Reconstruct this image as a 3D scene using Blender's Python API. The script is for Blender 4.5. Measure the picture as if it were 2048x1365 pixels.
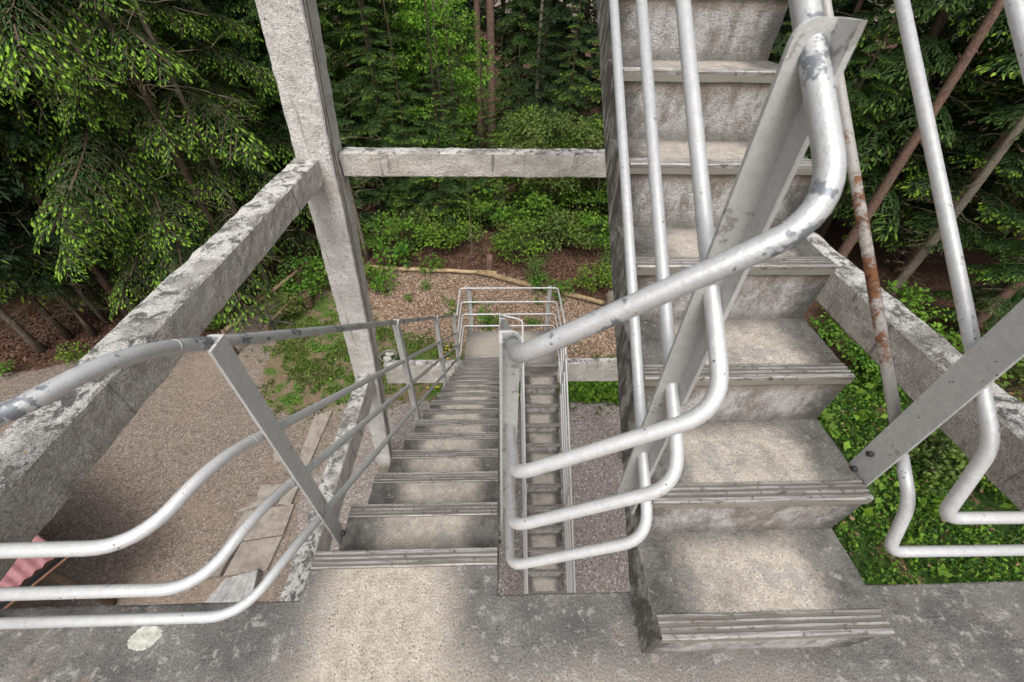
import bpy, bmesh, math, random
import numpy as np
from mathutils import Vector, Matrix, noise

for o in list(bpy.data.objects):
    bpy.data.objects.remove(o)
scn = bpy.context.scene
COL = scn.collection
S = 0.88                       # metres per survey unit (camera 1.7 units above the landing)
R_ = 0.238; T_ = 0.3045        # riser / tread in units
GZ = (-18 * R_ - 16 * R_) * S  # ground level in metres

# ------------------------------------------------------------------ camera
AX_R = Vector((0.99950412, -0.02784195, 0.0147088))
AX_U = Vector((0.00785915, 0.67290934, 0.73968321))
AX_F = Vector((0.03049191, 0.73920082, -0.67279447))
FPX = 814.64
CAMP = Vector((0, 0, 1.7 * S))
cam_d = bpy.data.cameras.new('camera')
cam = bpy.data.objects.new('camera', cam_d)
COL.objects.link(cam)
cam.matrix_world = Matrix(((AX_R.x, AX_U.x, -AX_F.x, CAMP.x), (AX_R.y, AX_U.y, -AX_F.y, CAMP.y),
                           (AX_R.z, AX_U.z, -AX_F.z, CAMP.z), (0, 0, 0, 1)))
cam_d.sensor_width = 36; cam_d.sensor_fit = 'HORIZONTAL'
cam_d.lens = FPX / 2048 * 36
cam_d.clip_start = 0.02; cam_d.clip_end = 2000
cam_d.dof.use_dof = True; cam_d.dof.focus_distance = 3.2; cam_d.dof.aperture_fstop = 5.6
scn.camera = cam

# ------------------------------------------------------------------ sky, sun, exposure
SUN_EL, SUN_AZ = math.radians(62), math.radians(182)    # azimuth from +Y clockwise
w = bpy.data.worlds.new('World'); scn.world = w; w.use_nodes = True
wn = w.node_tree; wn.nodes.clear()
sky = wn.nodes.new('ShaderNodeTexSky'); sky.sky_type = 'NISHITA'; sky.sun_disc = False
sky.sun_elevation = SUN_EL; sky.sun_rotation = SUN_AZ
sky.air_density = 1.0; sky.dust_density = 6.0; sky.ozone_density = 1.0
hs = wn.nodes.new('ShaderNodeHueSaturation'); hs.inputs['Saturation'].default_value = 0.22
bg = wn.nodes.new('ShaderNodeBackground'); bg.inputs[1].default_value = 0.13
wo = wn.nodes.new('ShaderNodeOutputWorld')
wn.links.new(sky.outputs[0], hs.inputs['Color']); wn.links.new(hs.outputs[0], bg.inputs[0]); wn.links.new(bg.outputs[0], wo.inputs[0])
sd = bpy.data.lights.new('sun', 'SUN'); sd.energy = 1.3; sd.angle = math.radians(22); sd.color = (1, .96, .9)
sun = bpy.data.objects.new('sun', sd); COL.objects.link(sun)
sdir = Vector((math.sin(SUN_AZ) * math.cos(SUN_EL), math.cos(SUN_AZ) * math.cos(SUN_EL), math.sin(SUN_EL)))
sun.rotation_euler = sdir.to_track_quat('Z', 'Y').to_euler()
sun.location = (0, -5, 20)
vs = scn.view_settings
vs.view_transform = 'Standard'; vs.look = 'None'; vs.exposure = 0.45; vs.gamma = 1.0; vs.use_curve_mapping = False

# ------------------------------------------------------------------ helpers
def pix(px, py, z=None, y=None, x=None):
    """photo pixel -> point on a known plane (metres)"""
    d = AX_F + AX_R * ((px - 1024) / FPX) - AX_U * ((py - 682.5) / FPX)
    if z is not None: t = (z - CAMP.z) / d.z
    elif y is not None: t = (y - CAMP.y) / d.y
    else: t = (x - CAMP.x) / d.x
    return CAMP + d * t
def gnd(px, py):
    return pix(px, py, z=GZ)

def tag(o, label=None, cat=None, group=None, kind=None):
    if label: o['label'] = label
    if cat: o['category'] = cat
    if group: o['group'] = group
    if kind: o['kind'] = kind
    return o
def empty(name, loc, label, cat, group=None):
    o = bpy.data.objects.new(name, None); COL.objects.link(o); o.location = loc
    o.empty_display_size = .1
    return tag(o, label, cat, group)
def link(name, me, mat=None, parent=None, loc=None):
    o = bpy.data.objects.new(name, me); COL.objects.link(o)
    if mat is not None and not me.materials: me.materials.append(mat)
    if loc is not None: o.location = loc
    if parent is not None:
        o.parent = parent
        if loc is None: o.location = -parent.location      # mesh given in world coordinates
        else: o.location = Vector(loc) - parent.location
    return o
def mesh(name, verts, faces, smooth=False):
    me = bpy.data.meshes.new(name); me.from_pydata([tuple(v) for v in verts], [], faces); me.update()
    if smooth: me.polygons.foreach_set('use_smooth', [True] * len(me.polygons))
    return me
def bm_mesh(name, bm, smooth=False):
    bmesh.ops.recalc_face_normals(bm, faces=bm.faces)
    me = bpy.data.meshes.new(name); bm.to_mesh(me); bm.free()
    if smooth: me.polygons.foreach_set('use_smooth', [True] * len(me.polygons))
    return me
def add_box(bm, x0, x1, y0, y1, z0, z1):
    v = [bm.verts.new(p) for p in ((x0, y0, z0), (x1, y0, z0), (x1, y1, z0), (x0, y1, z0), (x0, y0, z1), (x1, y0, z1), (x1, y1, z1), (x0, y1, z1))]
    for f in ((0, 3, 2, 1), (4, 5, 6, 7), (0, 1, 5, 4), (1, 2, 6, 5), (2, 3, 7, 6), (3, 0, 4, 7)):
        bm.faces.new([v[i] for i in f])
def prism_x(bm, prof, x0, x1):
    a = [bm.verts.new((x0, p[0], p[1])) for p in prof]; b = [bm.verts.new((x1, p[0], p[1])) for p in prof]
    n = len(prof); bm.faces.new(a); bm.faces.new(b[::-1])
    for i in range(n): bm.faces.new((a[i], b[i], b[(i + 1) % n], a[(i + 1) % n]))
def prism_y(bm, prof, y0, y1):
    a = [bm.verts.new((p[0], y0, p[1])) for p in prof]; b = [bm.verts.new((p[0], y1, p[1])) for p in prof]
    n = len(prof); bm.faces.new(a); bm.faces.new(b[::-1])
    for i in range(n): bm.faces.new((a[i], b[i], b[(i + 1) % n], a[(i + 1) % n]))
def bevel(bm, w, seg=2, angle=30):
    es = [e for e in bm.edges if len(e.link_faces) == 2 and e.calc_face_angle(0) > math.radians(angle)]
    bmesh.ops.bevel(bm, geom=es, offset=w, segments=seg, profile=.5, affect='EDGES')
def rough(bm, size, amp, freq, seed=0, axis_len=None):
    """subdivide long edges and shake the vertices so that cast edges are uneven"""
    for it in range(8):
        es = [e for e in bm.edges if e.calc_length() > size]
        if not es: break
        bmesh.ops.subdivide_edges(bm, edges=es, cuts=1, use_grid_fill=True)
    bmesh.ops.triangulate(bm, faces=[f for f in bm.faces if len(f.verts) > 4])
    bm.normal_update()
    for v in bm.verts:
        p = v.co * freq + Vector((seed * 3.1, seed * 1.7, 0))
        v.co += v.normal * (noise.noise(p) * amp + noise.noise(p * 3.3) * amp * .6)
def fillet(pts, rad, n=8):
    pts = [Vector(p) for p in pts]; out = [pts[0]]
    for i in range(1, len(pts) - 1):
        a, b, c = pts[i - 1], pts[i], pts[i + 1]
        r = rad[i] if isinstance(rad, (list, tuple)) else rad
        d1 = (a - b); d2 = (c - b)
        r1 = min(r, d1.length * .48); r2 = min(r, d2.length * .48)
        p0 = b + d1.normalized() * r1; p2 = b + d2.normalized() * r2
        for k in range(n + 1):
            t = k / n
            out.append(p0 * (1 - t) ** 2 + b * 2 * t * (1 - t) + p2 * t * t)
    out.append(pts[-1]); return out
def tube(pts, rads, seg=14, cap=True, sx=1):
    """mesh data of a tube along pts; rads scalar or list"""
    pts = [Vector(p) for p in pts]; n = len(pts)
    if not isinstance(rads, (list, tuple)): rads = [rads] * n
    V = []; F = []
    t0 = (pts[1] - pts[0]).normalized()
    ref = Vector((0, 0, 1)) if abs(t0.z) < .9 else Vector((1, 0, 0))
    nx = (ref - t0 * ref.dot(t0)).normalized()
    for i in range(n):
        t = ((pts[min(i + 1, n - 1)] - pts[max(i - 1, 0)])).normalized()
        nx = (nx - t * nx.dot(t)).normalized(); ny = t.cross(nx)
        for k in range(seg):
            a = 2 * math.pi * k / seg
            V.append(pts[i] + (nx * math.cos(a) + ny * math.sin(a)) * rads[i])
    for i in range(n - 1):
        for k in range(seg):
            F.append((i * seg + k, i * seg + (k + 1) % seg, (i + 1) * seg + (k + 1) % seg, (i + 1) * seg + k))
    if cap:
        F.append(tuple(range(seg))[::-1]); F.append(tuple((n - 1) * seg + k for k in range(seg)))
    return V, F
def U3(p): return Vector((p[0] * S, p[1] * S, p[2] * S))
def pipe_mesh(name, pts, r, bend, seg=16):
    P = fillet([U3(p) for p in pts], [b * S for b in bend] if isinstance(bend, (list, tuple)) else bend * S)
    V, F = tube(P, r * S, seg); return mesh(name, V, F, True)

# ------------------------------------------------------------------ materials
class NT:
    def __init__(s, name):
        s.m = bpy.data.materials.new(name); s.m.use_nodes = True; s.t = s.m.node_tree; s.t.nodes.clear()
        s.out = s.n('ShaderNodeOutputMaterial'); s._co = {}
    def n(s, typ, ins=None, **kw):
        nd = s.t.nodes.new(typ)
        for k, v in kw.items(): setattr(nd, k, v)
        for k, v in (ins or {}).items(): s.set(nd.inputs[k], v)
        return nd
    def set(s, inp, v):
        if isinstance(v, bpy.types.NodeSocket): s.t.links.new(v, inp)
        elif isinstance(v, tuple) and len(v) == 3 and inp.type == 'RGBA': inp.default_value = (*v, 1)
        else: inp.default_value = v
    def coord(s, kind='Object'):
        if kind not in s._co: s._co[kind] = s.n('ShaderNodeTexCoord').outputs[kind]
        return s._co[kind]
    def pos(s): return s.n('ShaderNodeNewGeometry').outputs['Position']
    def nrm(s): return s.n('ShaderNodeNewGeometry').outputs['Normal']
    def rnd(s): return s.n('ShaderNodeObjectInfo').outputs['Random']
    def xyz(s, v): return s.n('ShaderNodeSeparateXYZ', {0: v}).outputs
    def vec(s, x, y, z): return s.n('ShaderNodeCombineXYZ', {0: x, 1: y, 2: z}).outputs[0]
    def vm(s, op, a, b): return s.n('ShaderNodeVectorMath', {0: a, 1: b}, operation=op).outputs[0]
    def ma(s, op, a, b=0.0, c=None, clamp=False):
        nd = s.n('ShaderNodeMath', {0: a, 1: b}, operation=op, use_clamp=clamp)
        if c is not None: s.set(nd.inputs[2], c)
        return nd.outputs[0]
    def noise(s, v, scale, detail=3, rough=.55, dist=0):
        return s.n('ShaderNodeTexNoise', {'Vector': v, 'Scale': scale, 'Detail': detail, 'Roughness': rough, 'Distortion': dist}).outputs[0]
    def vor(s, v, scale, out='Distance', feature='F1', rand=1.0):
        return s.n('ShaderNodeTexVoronoi', {'Vector': v, 'Scale': scale, 'Randomness': rand}, feature=feature).outputs[out]
    def ss(s, v, a, b, lo=0., hi=1.):
        return s.n('ShaderNodeMapRange', {0: v, 1: a, 2: b, 3: lo, 4: hi}, interpolation_type='SMOOTHSTEP').outputs[0]
    def mix(s, f, a, b, mode='MIX'):
        nd = s.n('ShaderNodeMix', data_type='RGBA', blend_type=mode, clamp_factor=True)
        s.set(nd.inputs[0], f); s.set(nd.inputs[6], a); s.set(nd.inputs[7], b); return nd.outputs[2]
    def grain(s, col, p, sc=210, k=.45):
        n = s.ss(s.noise(p, sc, 2, .6), .32, .68, 1 - k, 1 + k)
        return s.vm('MULTIPLY', col, s.vec(n, n, n))
    def attr(s, name, out='Fac'): return s.n('ShaderNodeAttribute', attribute_name=name).outputs[out]
    def bump(s, h, strength, dist):
        return s.n('ShaderNodeBump', {'Height': h, 'Strength': strength, 'Distance': dist}).outputs[0]
    def bsdf(s, col, rough=.8, normal=None, metal=0., spec=.3):
        b = s.n('ShaderNodeBsdfPrincipled', {'Base Color': col, 'Roughness': rough, 'Metallic': metal, 'Specular IOR Level': spec})
        if normal is not None: s.set(b.inputs['Normal'], normal)
        s.t.links.new(b.outputs[0], s.out.inputs[0]); return b

def mat_step(name, wide, deep0, deep1, speck=True):
    """concrete step: dark weathered ends, worn middle, run-off on the riser"""
    t = NT(name); co = t.coord(); o = t.rnd()
    off = t.vec(t.ma('MULTIPLY', o, 37.), t.ma('MULTIPLY', o, 19.), t.ma('MULTIPLY', o, 53.))
    p = t.vm('ADD', co, off); x, y, z = t.xyz(co)
    n0 = t.noise(p, 3.3, 4, .6); n1 = t.noise(p, 9, 6, .7); n2 = t.noise(p, 30, 5, .72); n4 = t.noise(p, 75, 3, .7)
    wob = t.ma('ADD', t.ma('MULTIPLY', t.ma('SUBTRACT', n1, .5), .22), t.ma('MULTIPLY', t.ma('SUBTRACT', n2, .5), .16))
    wx = t.ma('ADD', t.ma('ABSOLUTE', t.ma('ADD', x, t.ma('MULTIPLY', t.ma('SUBTRACT', o, .5), .06))), wob)
    wear = t.ss(wx, wide + .035, wide - .06)
    d = t.ma('ADD', y, t.ma('ADD', t.ma('MULTIPLY', t.ma('SUBTRACT', n2, .5), .09), t.ma('MULTIPLY', t.ma('SUBTRACT', n0, .5), .12)))
    wear = t.ma('MULTIPLY', wear, t.ss(d, deep1, deep0))
    dark = t.mix(t.ss(n1, .32, .68), (.062, .058, .054), (.165, .157, .147))
    dark = t.mix(t.ma('MULTIPLY', t.ss(n2, .56, .68), .55), dark, (.33, .315, .30))
    dark = t.mix(t.ma('MULTIPLY', t.ss(n0, .55, .75), .5), dark, (.20, .165, .13))
    light = t.mix(t.ss(n2, .33, .68), (.335, .298, .255), (.475, .435, .385))
    light = t.mix(t.ma('MULTIPLY', t.ss(t.noise(p, 6, 5, .7), .56, .62), .8), light, (.30, .285, .265))
    wear = t.ma('MULTIPLY', wear, t.ss(t.noise(p, 5, 5, .7), .25, .55, .45, 1.))
    col = t.mix(wear, dark, light)
    col = t.mix(t.ma('MULTIPLY', t.ss(n4, .62, .70), .35), col, (.46, .43, .40))
    if speck:
        sp = t.vor(p, 95); big = t.noise(p, 30, 1); sp2 = t.vor(p, 150)
        col = t.mix(t.ma('MULTIPLY', t.ss(sp, .26, .12), t.ss(big, .45, .6)), col, (.11, .10, .095))
        col = t.mix(t.ma('MULTIPLY', t.ss(sp2, .22, .12), .5), col, (.16, .14, .12))
    # riser: grey-white streaks running down, dark ends and a dark foot line
    vs_ = t.noise(t.vm('MULTIPLY', p, (10, 6, 5)), 1.6, 6, .75)
    rz = t.mix(t.ss(vs_, .34, .60), (.205, .185, .165), (.44, .43, .415))
    rz = t.mix(t.ss(t.ma('ADD', t.ma('ABSOLUTE', x), t.ma('MULTIPLY', wob, .8)), wide + .01, wide + .11), rz, (.10, .097, .092))
    rz = t.mix(t.ma('MULTIPLY', t.ss(n2, .52, .68), .35), rz, (.22, .18, .145))
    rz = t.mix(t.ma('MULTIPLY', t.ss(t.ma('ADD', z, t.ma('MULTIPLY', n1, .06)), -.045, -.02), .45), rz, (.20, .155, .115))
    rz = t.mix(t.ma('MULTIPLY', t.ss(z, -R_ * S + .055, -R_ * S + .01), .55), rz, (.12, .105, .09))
    fr = t.ss(t.ma('ABSOLUTE', t.xyz(t.n('ShaderNodeNewGeometry').outputs['True Normal'])[1]), .6, .85)
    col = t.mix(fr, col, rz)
    side = t.ss(t.ma('ABSOLUTE', t.xyz(t.nrm())[0]), .6, .8)
    st = t.noise(t.vm('MULTIPLY', t.pos(), (16, 16, 6)), 1.2, 6, .72)
    col = t.mix(side, col, t.mix(t.ss(st, .44, .62), (.13, .12, .108), (.42, .40, .37)))
    col = t.grain(col, p, 200, .2)
    h = t.ma('ADD', n2, t.ma('MULTIPLY', t.noise(p, 160, 2), .7))
    t.bsdf(col, .88, t.bump(h, .7, .008), spec=.2); return t.m
M_step = mat_step('worn_step_concrete', .20, .19, .29)

def mat_landing(name, paths):
    t = NT(name); p = t.pos(); x, y, z = t.xyz(p)
    n1 = t.noise(p, 5, 5, .65); n2 = t.noise(p, 26, 5, .7); n3 = t.noise(p, 130, 2)
    wob = t.ma('ADD', t.ma('MULTIPLY', t.ma('SUBTRACT', n1, .5), .75), t.ma('MULTIPLY', t.ma('SUBTRACT', n2, .5), .75))
    wear = None
    for (cx, cy, rx, ry, s) in paths:
        dx = t.ma('DIVIDE', t.ma('SUBTRACT', x, cx), rx); dy = t.ma('DIVIDE', t.ma('SUBTRACT', y, cy), ry)
        dd = t.ma('ADD', t.ma('SQRT', t.ma('ADD', t.ma('MULTIPLY', dx, dx), t.ma('MULTIPLY', dy, dy))), wob)
        m = t.ma('MULTIPLY', t.ss(dd, 1.2, .62), s)
        wear = m if wear is None else t.ma('MAXIMUM', wear, m)
    dark = t.mix(t.ss(n1, .3, .7), (.09, .086, .083), (.185, .177, .168))
    dark = t.mix(t.ma('MULTIPLY', t.ss(n2, .52, .66), .65), dark, (.36, .345, .325))
    dark = t.mix(t.ma('MULTIPLY', t.ss(t.noise(p, 2.6, 4, .7), .52, .66), .4), dark, (.20, .16, .125))
    dark = t.mix(t.ss(n2, .42, .30), dark, (.085, .08, .075))
    light = t.mix(t.ss(n2, .35, .7), (.335, .297, .252), (.47, .425, .37))
    col = t.mix(wear, dark, light)
    sp = t.vor(p, 92); big = t.noise(p, 22, 1); sp2 = t.vor(p, 150)
    col = t.mix(t.ma('MULTIPLY', t.ss(sp, .28, .13), t.ss(big, .42, .58)), col, (.10, .092, .085))
    col = t.mix(t.ma('MULTIPLY', t.ss(sp2, .24, .12), .5), col, (.16, .14, .12))
    # round brown lichens
    vd = t.vor(t.vm('ADD', p, t.vm('MULTIPLY', t.n('ShaderNodeTexNoise', {'Vector': p, 'Scale': 18.}).outputs['Color'], (.05, .05, .0))), 6.5)
    vc = t.xyz(t.vor(p, 6.5, 'Color'))[0]
    lm = t.ma('MULTIPLY', t.ss(t.ma('ADD', vd, t.ma('MULTIPLY', t.ma('SUBTRACT', n2, .5), .12)), .20, .14), t.ss(vc, .5, .55))
    lm = t.ma('MULTIPLY', lm, t.ss(wear, .6, .2))
    col = t.mix(t.ma('MULTIPLY', lm, .75), col, t.mix(vc, (.30, .22, .16), (.13, .12, .11)))
    col = t.grain(col, p, 190, .22)
    h = t.ma('ADD', n2, t.ma('MULTIPLY', n3, .8))
    t.bsdf(col, .88, t.bump(h, .75, .009), spec=.2); return t.m
M_land = mat_landing('landing_concrete', [(-.42 * S, .40 * S, .27 * S, .46 * S, 1.), (-.38 * S, .0, .42 * S, .42 * S, 1.), (.25 * S, -.02 * S, .75 * S, .30 * S, .6), (.82 * S, -.05 * S, .45 * S, .32 * S, .5)])
M_mid = mat_landing('mid_landing_concrete', [(.22 * S, 6.35 * S, .95 * S, .62 * S, 1.)])

def mat_frame(name):
    """rough-cast frame concrete, lichen on top faces, run-off streaks on the sides"""
    t = NT(name); p = t.pos(); nz = t.xyz(t.nrm())[2]
    x, y, z = t.xyz(p)
    n1 = t.noise(p, 4.5, 5, .65); n2 = t.noise(p, 34, 4, .7, .6); n3 = t.noise(p, 110, 2)
    base = t.mix(t.ss(n1, .3, .72), (.50, .47, .42), (.69, .66, .61))
    base = t.mix(t.ma('MULTIPLY', t.ss(n2, .58, .68), .6), base, (.20, .185, .155))
    stv = t.vec(t.ma('MULTIPLY', x, 9.), t.ma('MULTIPLY', y, 9.), t.ma('MULTIPLY', z, .7))
    st = t.noise(stv, 1., 4, .6)
    side = t.ss(t.ma('ABSOLUTE', nz), .5, .3)
    base = t.mix(t.ma('MULTIPLY', t.ma('MULTIPLY', side, t.ss(st, .58, .70)), .65), base, (.15, .14, .12))
    m1 = t.noise(p, 8, 6, .75, .4)
    top = t.mix(t.ss(m1, .42, .53), (.15, .145, .137), (.66, .64, .61))
    top = t.mix(t.ma('MULTIPLY', t.ss(t.noise(p, 3.2, 3), .46, .60), .65), top, (.22, .205, .185))
    top = t.mix(t.ss(t.noise(p, 46, 3, .7), .60, .66), top, (.60, .58, .55))
    vd = t.vor(p, 11); vc = t.xyz(t.vor(p, 11, 'Color'))[1]
    top = t.mix(t.ma('MULTIPLY', t.ss(vd, .26, .20), t.ss(vc, .78, .82)), top, (.52, .54, .50))
    top = t.mix(t.ma('MULTIPLY', t.ss(t.noise(p, 60, 2), .70, .74), .8), top, (.50, .30, .06))
    col = t.mix(t.ss(nz, .55, .75), base, top)
    h = t.ma('ADD', t.ma('MULTIPLY', n2, 1.6), t.ma('MULTIPLY', n3, .45))
    col = t.grain(col, p, 120, .22)
    t.bsdf(col, .92, t.bump(h, .9, .024), spec=.15); return t.m
M_frame = mat_frame('rough_frame_concrete')
def mat_column(name):
    t = NT(name); p = t.pos(); x, y, z = t.xyz(p)
    n1 = t.noise(p, 3, 5, .65); n2 = t.noise(p, 30, 4, .7, .5); n3 = t.noise(p, 100, 2)
    base = t.mix(t.ss(n1, .3, .7), (.52, .50, .47), (.72, .70, .67))
    base = t.mix(t.ma('MULTIPLY', t.ss(n2, .57, .66), .8), base, (.21, .185, .15))
    st = t.noise(t.vec(t.ma('MULTIPLY', x, 9.), t.ma('MULTIPLY', y, 9.), t.ma('MULTIPLY', z, .8)), 1., 4, .6)
    base = t.mix(t.ma('MULTIPLY', t.ss(st, .55, .72), .7), base, (.22, .20, .17))
    foot = t.ss(z, GZ + .55, GZ + .15)
    base = t.mix(t.ma('MULTIPLY', foot, .8), base, (.16, .15, .09))
    h = t.ma('ADD', t.ma('MULTIPLY', n2, 1.3), t.ma('MULTIPLY', n3, .5))
    base = t.grain(base, p, 120, .2)
    t.bsdf(base, .92, t.bump(h, .9, .02), spec=.15); return t.m
M_col = mat_column('rendered_column')

def mat_metal(name, base, worn, rust=0., amount=.62, metal=.35, rough=.42):
    """brushed-on silver paint: brush grain, chips down to primer, brown specks"""
    t = NT(name); p = t.pos()
    n1 = t.noise(p, 9, 5, .65); n2 = t.noise(p, 55, 4, .65); n3 = t.noise(p, 260, 2); n5 = t.noise(p, 22, 3, .6)
    col = t.mix(t.ss(n2, .3, .7), base, tuple(c * .88 for c in base))
    col = t.mix(t.ma('MULTIPLY', t.ss(n5, .5, .75), .3), col, tuple(c * .72 for c in base))
    wm = t.ss(t.ma('ADD', n1, t.ma('MULTIPLY', t.ma('SUBTRACT', n2, .5), .45)), amount, amount + .035)
    col = t.mix(wm, col, worn)
    col = t.mix(t.ma('MULTIPLY', t.ss(t.noise(p, 38, 4, .7), .66, .70), .75), col, (.20, .145, .10))
    sp = t.vor(p, 60); gate = t.noise(p, 14, 2)
    col = t.mix(t.ma('MULTIPLY', t.ss(sp, .17, .11), t.ss(gate, .58, .64)), col, (.15, .12, .10))
    col = t.grain(col, p, 320, .06)
    r = t.ma('ADD', rough, t.ma('MULTIPLY', n2, .14))
    if rust:
        band = t.ss(t.ma('ABSOLUTE', t.ma('SUBTRACT', t.xyz(p)[1], 1.02)), .34, .05, 0., .22)
        rm = t.ss(t.ma('ADD', t.ma('ADD', n1, band), t.ma('MULTIPLY', t.ma('SUBTRACT', n2, .5), .5)), 1.1 - rust, 1.1 - rust + .16)
        col = t.mix(rm, col, t.mix(t.ss(n2, .35, .65), (.10, .035, .018), (.33, .15, .07)))
        r = t.ma('ADD', t.ma('MULTIPLY', rm, .35), rough)
    t.bsdf(col, r, t.bump(t.ma('ADD', t.ma('MULTIPLY', n2, .8), t.ma('MULTIPLY', n3, .5)), .4, .0025), metal=metal, spec=.45); return t.m
M_rail = mat_metal('silver_pipe_paint', (.66, .665, .67), (.36, .37, .38), amount=.70, rough=.40)
M_hand = mat_metal('worn_handrail_paint', (.54, .545, .55), (.20, .215, .235), amount=.555, metal=.4, rough=.38)
M_post = mat_metal('grey_post_paint', (.53, .53, .515), (.30, .29, .27), amount=.62, metal=.15, rough=.55)
M_rust = mat_metal('rusty_pipe', (.58, .56, .53), (.38, .3, .24), rust=.56, metal=.2, rough=.45)
def mat_strip():
    t = NT('nosing_aluminium'); co = t.coord(); o = t.rnd()
    p = t.vm('ADD', co, t.vec(t.ma('MULTIPLY', o, 31.), 0., 0.)); x, y, z = t.xyz(co)
    st = t.noise(t.vm('MULTIPLY', p, (6, 120, 60)), 1., 4, .7); n2 = t.noise(p, 60, 3, .6); n1 = t.noise(p, 9, 3)
    col = t.mix(t.ss(st, .35, .65), (.20, .185, .165), (.46, .45, .43))
    col = t.mix(t.ss(n2, .55, .7), col, (.13, .11, .09))
    grime = t.ma('MULTIPLY', t.ss(z, .0055, .0035), t.ss(y, .0, .003))
    col = t.mix(t.ma('MULTIPLY', grime, .8), col, (.15, .13, .11))
    front = t.ss(z, -.004, -.010)
    col = t.mix(front, col, t.mix(n1, (.26, .245, .20), (.40, .385, .33)))
    t.bsdf(col, .45, t.bump(n2, .2, .001), metal=.45, spec=.5); return t.m
M_strip = mat_strip()
M_hardware = mat_metal('dark_steel', (.07, .07, .07), (.10, .06, .04), amount=.6, metal=.6, rough=.5)
M_zinc = mat_metal('conduit_zinc', (.24, .22, .19), (.15, .13, .11), amount=.55, metal=.2, rough=.55)

def mat_foliage(name, dark, bright, wood, trans=.30, hue=.03):
    t = NT(name); a = t.attr('tip'); o = t.rnd(); p = t.pos()
    n = t.noise(p, .9, 2); n2 = t.noise(p, 7, 2)
    col = t.mix(t.ma('MAXIMUM', a, 0.), dark, bright)
    v = t.ma('ADD', .62, t.ma('ADD', t.ma('MULTIPLY', n, .45), t.ma('MULTIPLY', n2, .35)))
    hsv = t.n('ShaderNodeHueSaturation', {'Color': col, 'Value': v, 'Hue': t.ma('ADD', .5 - hue / 2, t.ma('MULTIPLY', o, hue))}).outputs[0]
    col = t.mix(t.ss(a, -.05, -.5), hsv, wood)
    d = t.n('ShaderNodeBsdfPrincipled', {'Base Color': col, 'Roughness': .62, 'Specular IOR Level': .22})
    tr = t.n('ShaderNodeBsdfTranslucent', {'Color': col})
    fac = t.ma('MULTIPLY', t.ss(a, -.3, 0.), trans)
    m = t.n('ShaderNodeMixShader', {0: fac, 1: d.outputs[0], 2: tr.outputs[0]})
    t.t.links.new(m.outputs[0], t.out.inputs[0]); return t.m
M_spruce = mat_foliage('spruce_needles', (.028, .062, .021), (.28, .46, .045), (.085, .06, .04))
M_fir = mat_foliage('fir_needles', (.026, .060, .024), (.29, .45, .045), (.075, .055, .04))
M_shade = mat_foliage('shaded_needles', (.013, .030, .013), (.10, .17, .02), (.06, .045, .03), .15)  # darker needle copy: deep-forest shade put into the colour
M_leaf = mat_foliage('broad_leaves', (.035, .10, .016), (.21, .375, .04), (.07, .05, .035), .4)
M_olive = mat_foliage('olive_leaves', (.075, .125, .030), (.20, .265, .07), (.08, .06, .04), .4)
M_weed = mat_foliage('weed_leaves', (.03, .085, .014), (.17, .33, .035), (.07, .05, .035), .35)
M_grass = mat_foliage('grass_blades', (.075, .115, .022), (.21, .275, .055), (.25, .2, .1), .35)
M_dead = mat_foliage('dead_twigs', (.13, .10, .065), (.20, .165, .11), (.13, .10, .065), 0., .01)

def mat_bark(name, a, b, sc=22):
    t = NT(name); p = t.coord(); x, y, z = t.xyz(p)
    st = t.vec(t.ma('MULTIPLY', x, 1.), t.ma('MULTIPLY', y, 1.), t.ma('MULTIPLY', z, .35))
    n = t.noise(st, sc, 5, .7); n2 = t.noise(p, 3, 3)
    col = t.mix(t.ss(n, .35, .65), a, b)
    col = t.mix(t.ma('MULTIPLY', t.ss(n2, .5, .75), .5), col, (.10, .12, .06))
    t.bsdf(col, .95, t.bump(n, .9, .03), spec=.1); return t.m
M_bark_red = mat_bark('red_pine_bark', (.115, .070, .055), (.245, .155, .125))
M_bark_grey = mat_bark('grey_spruce_bark', (.13, .11, .085), (.27, .23, .185))
M_bark_dark = mat_bark('dark_bark', (.05, .038, .028), (.115, .085, .06))
M_log = mat_bark('peeled_log', (.30, .215, .12), (.53, .41, .25), 9)
M_log2 = mat_bark('brown_log', (.21, .145, .085), (.40, .29, .175), 9)
M_pole = mat_bark('fence_pole', (.14, .10, .06), (.26, .19, .12), 12)

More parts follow.
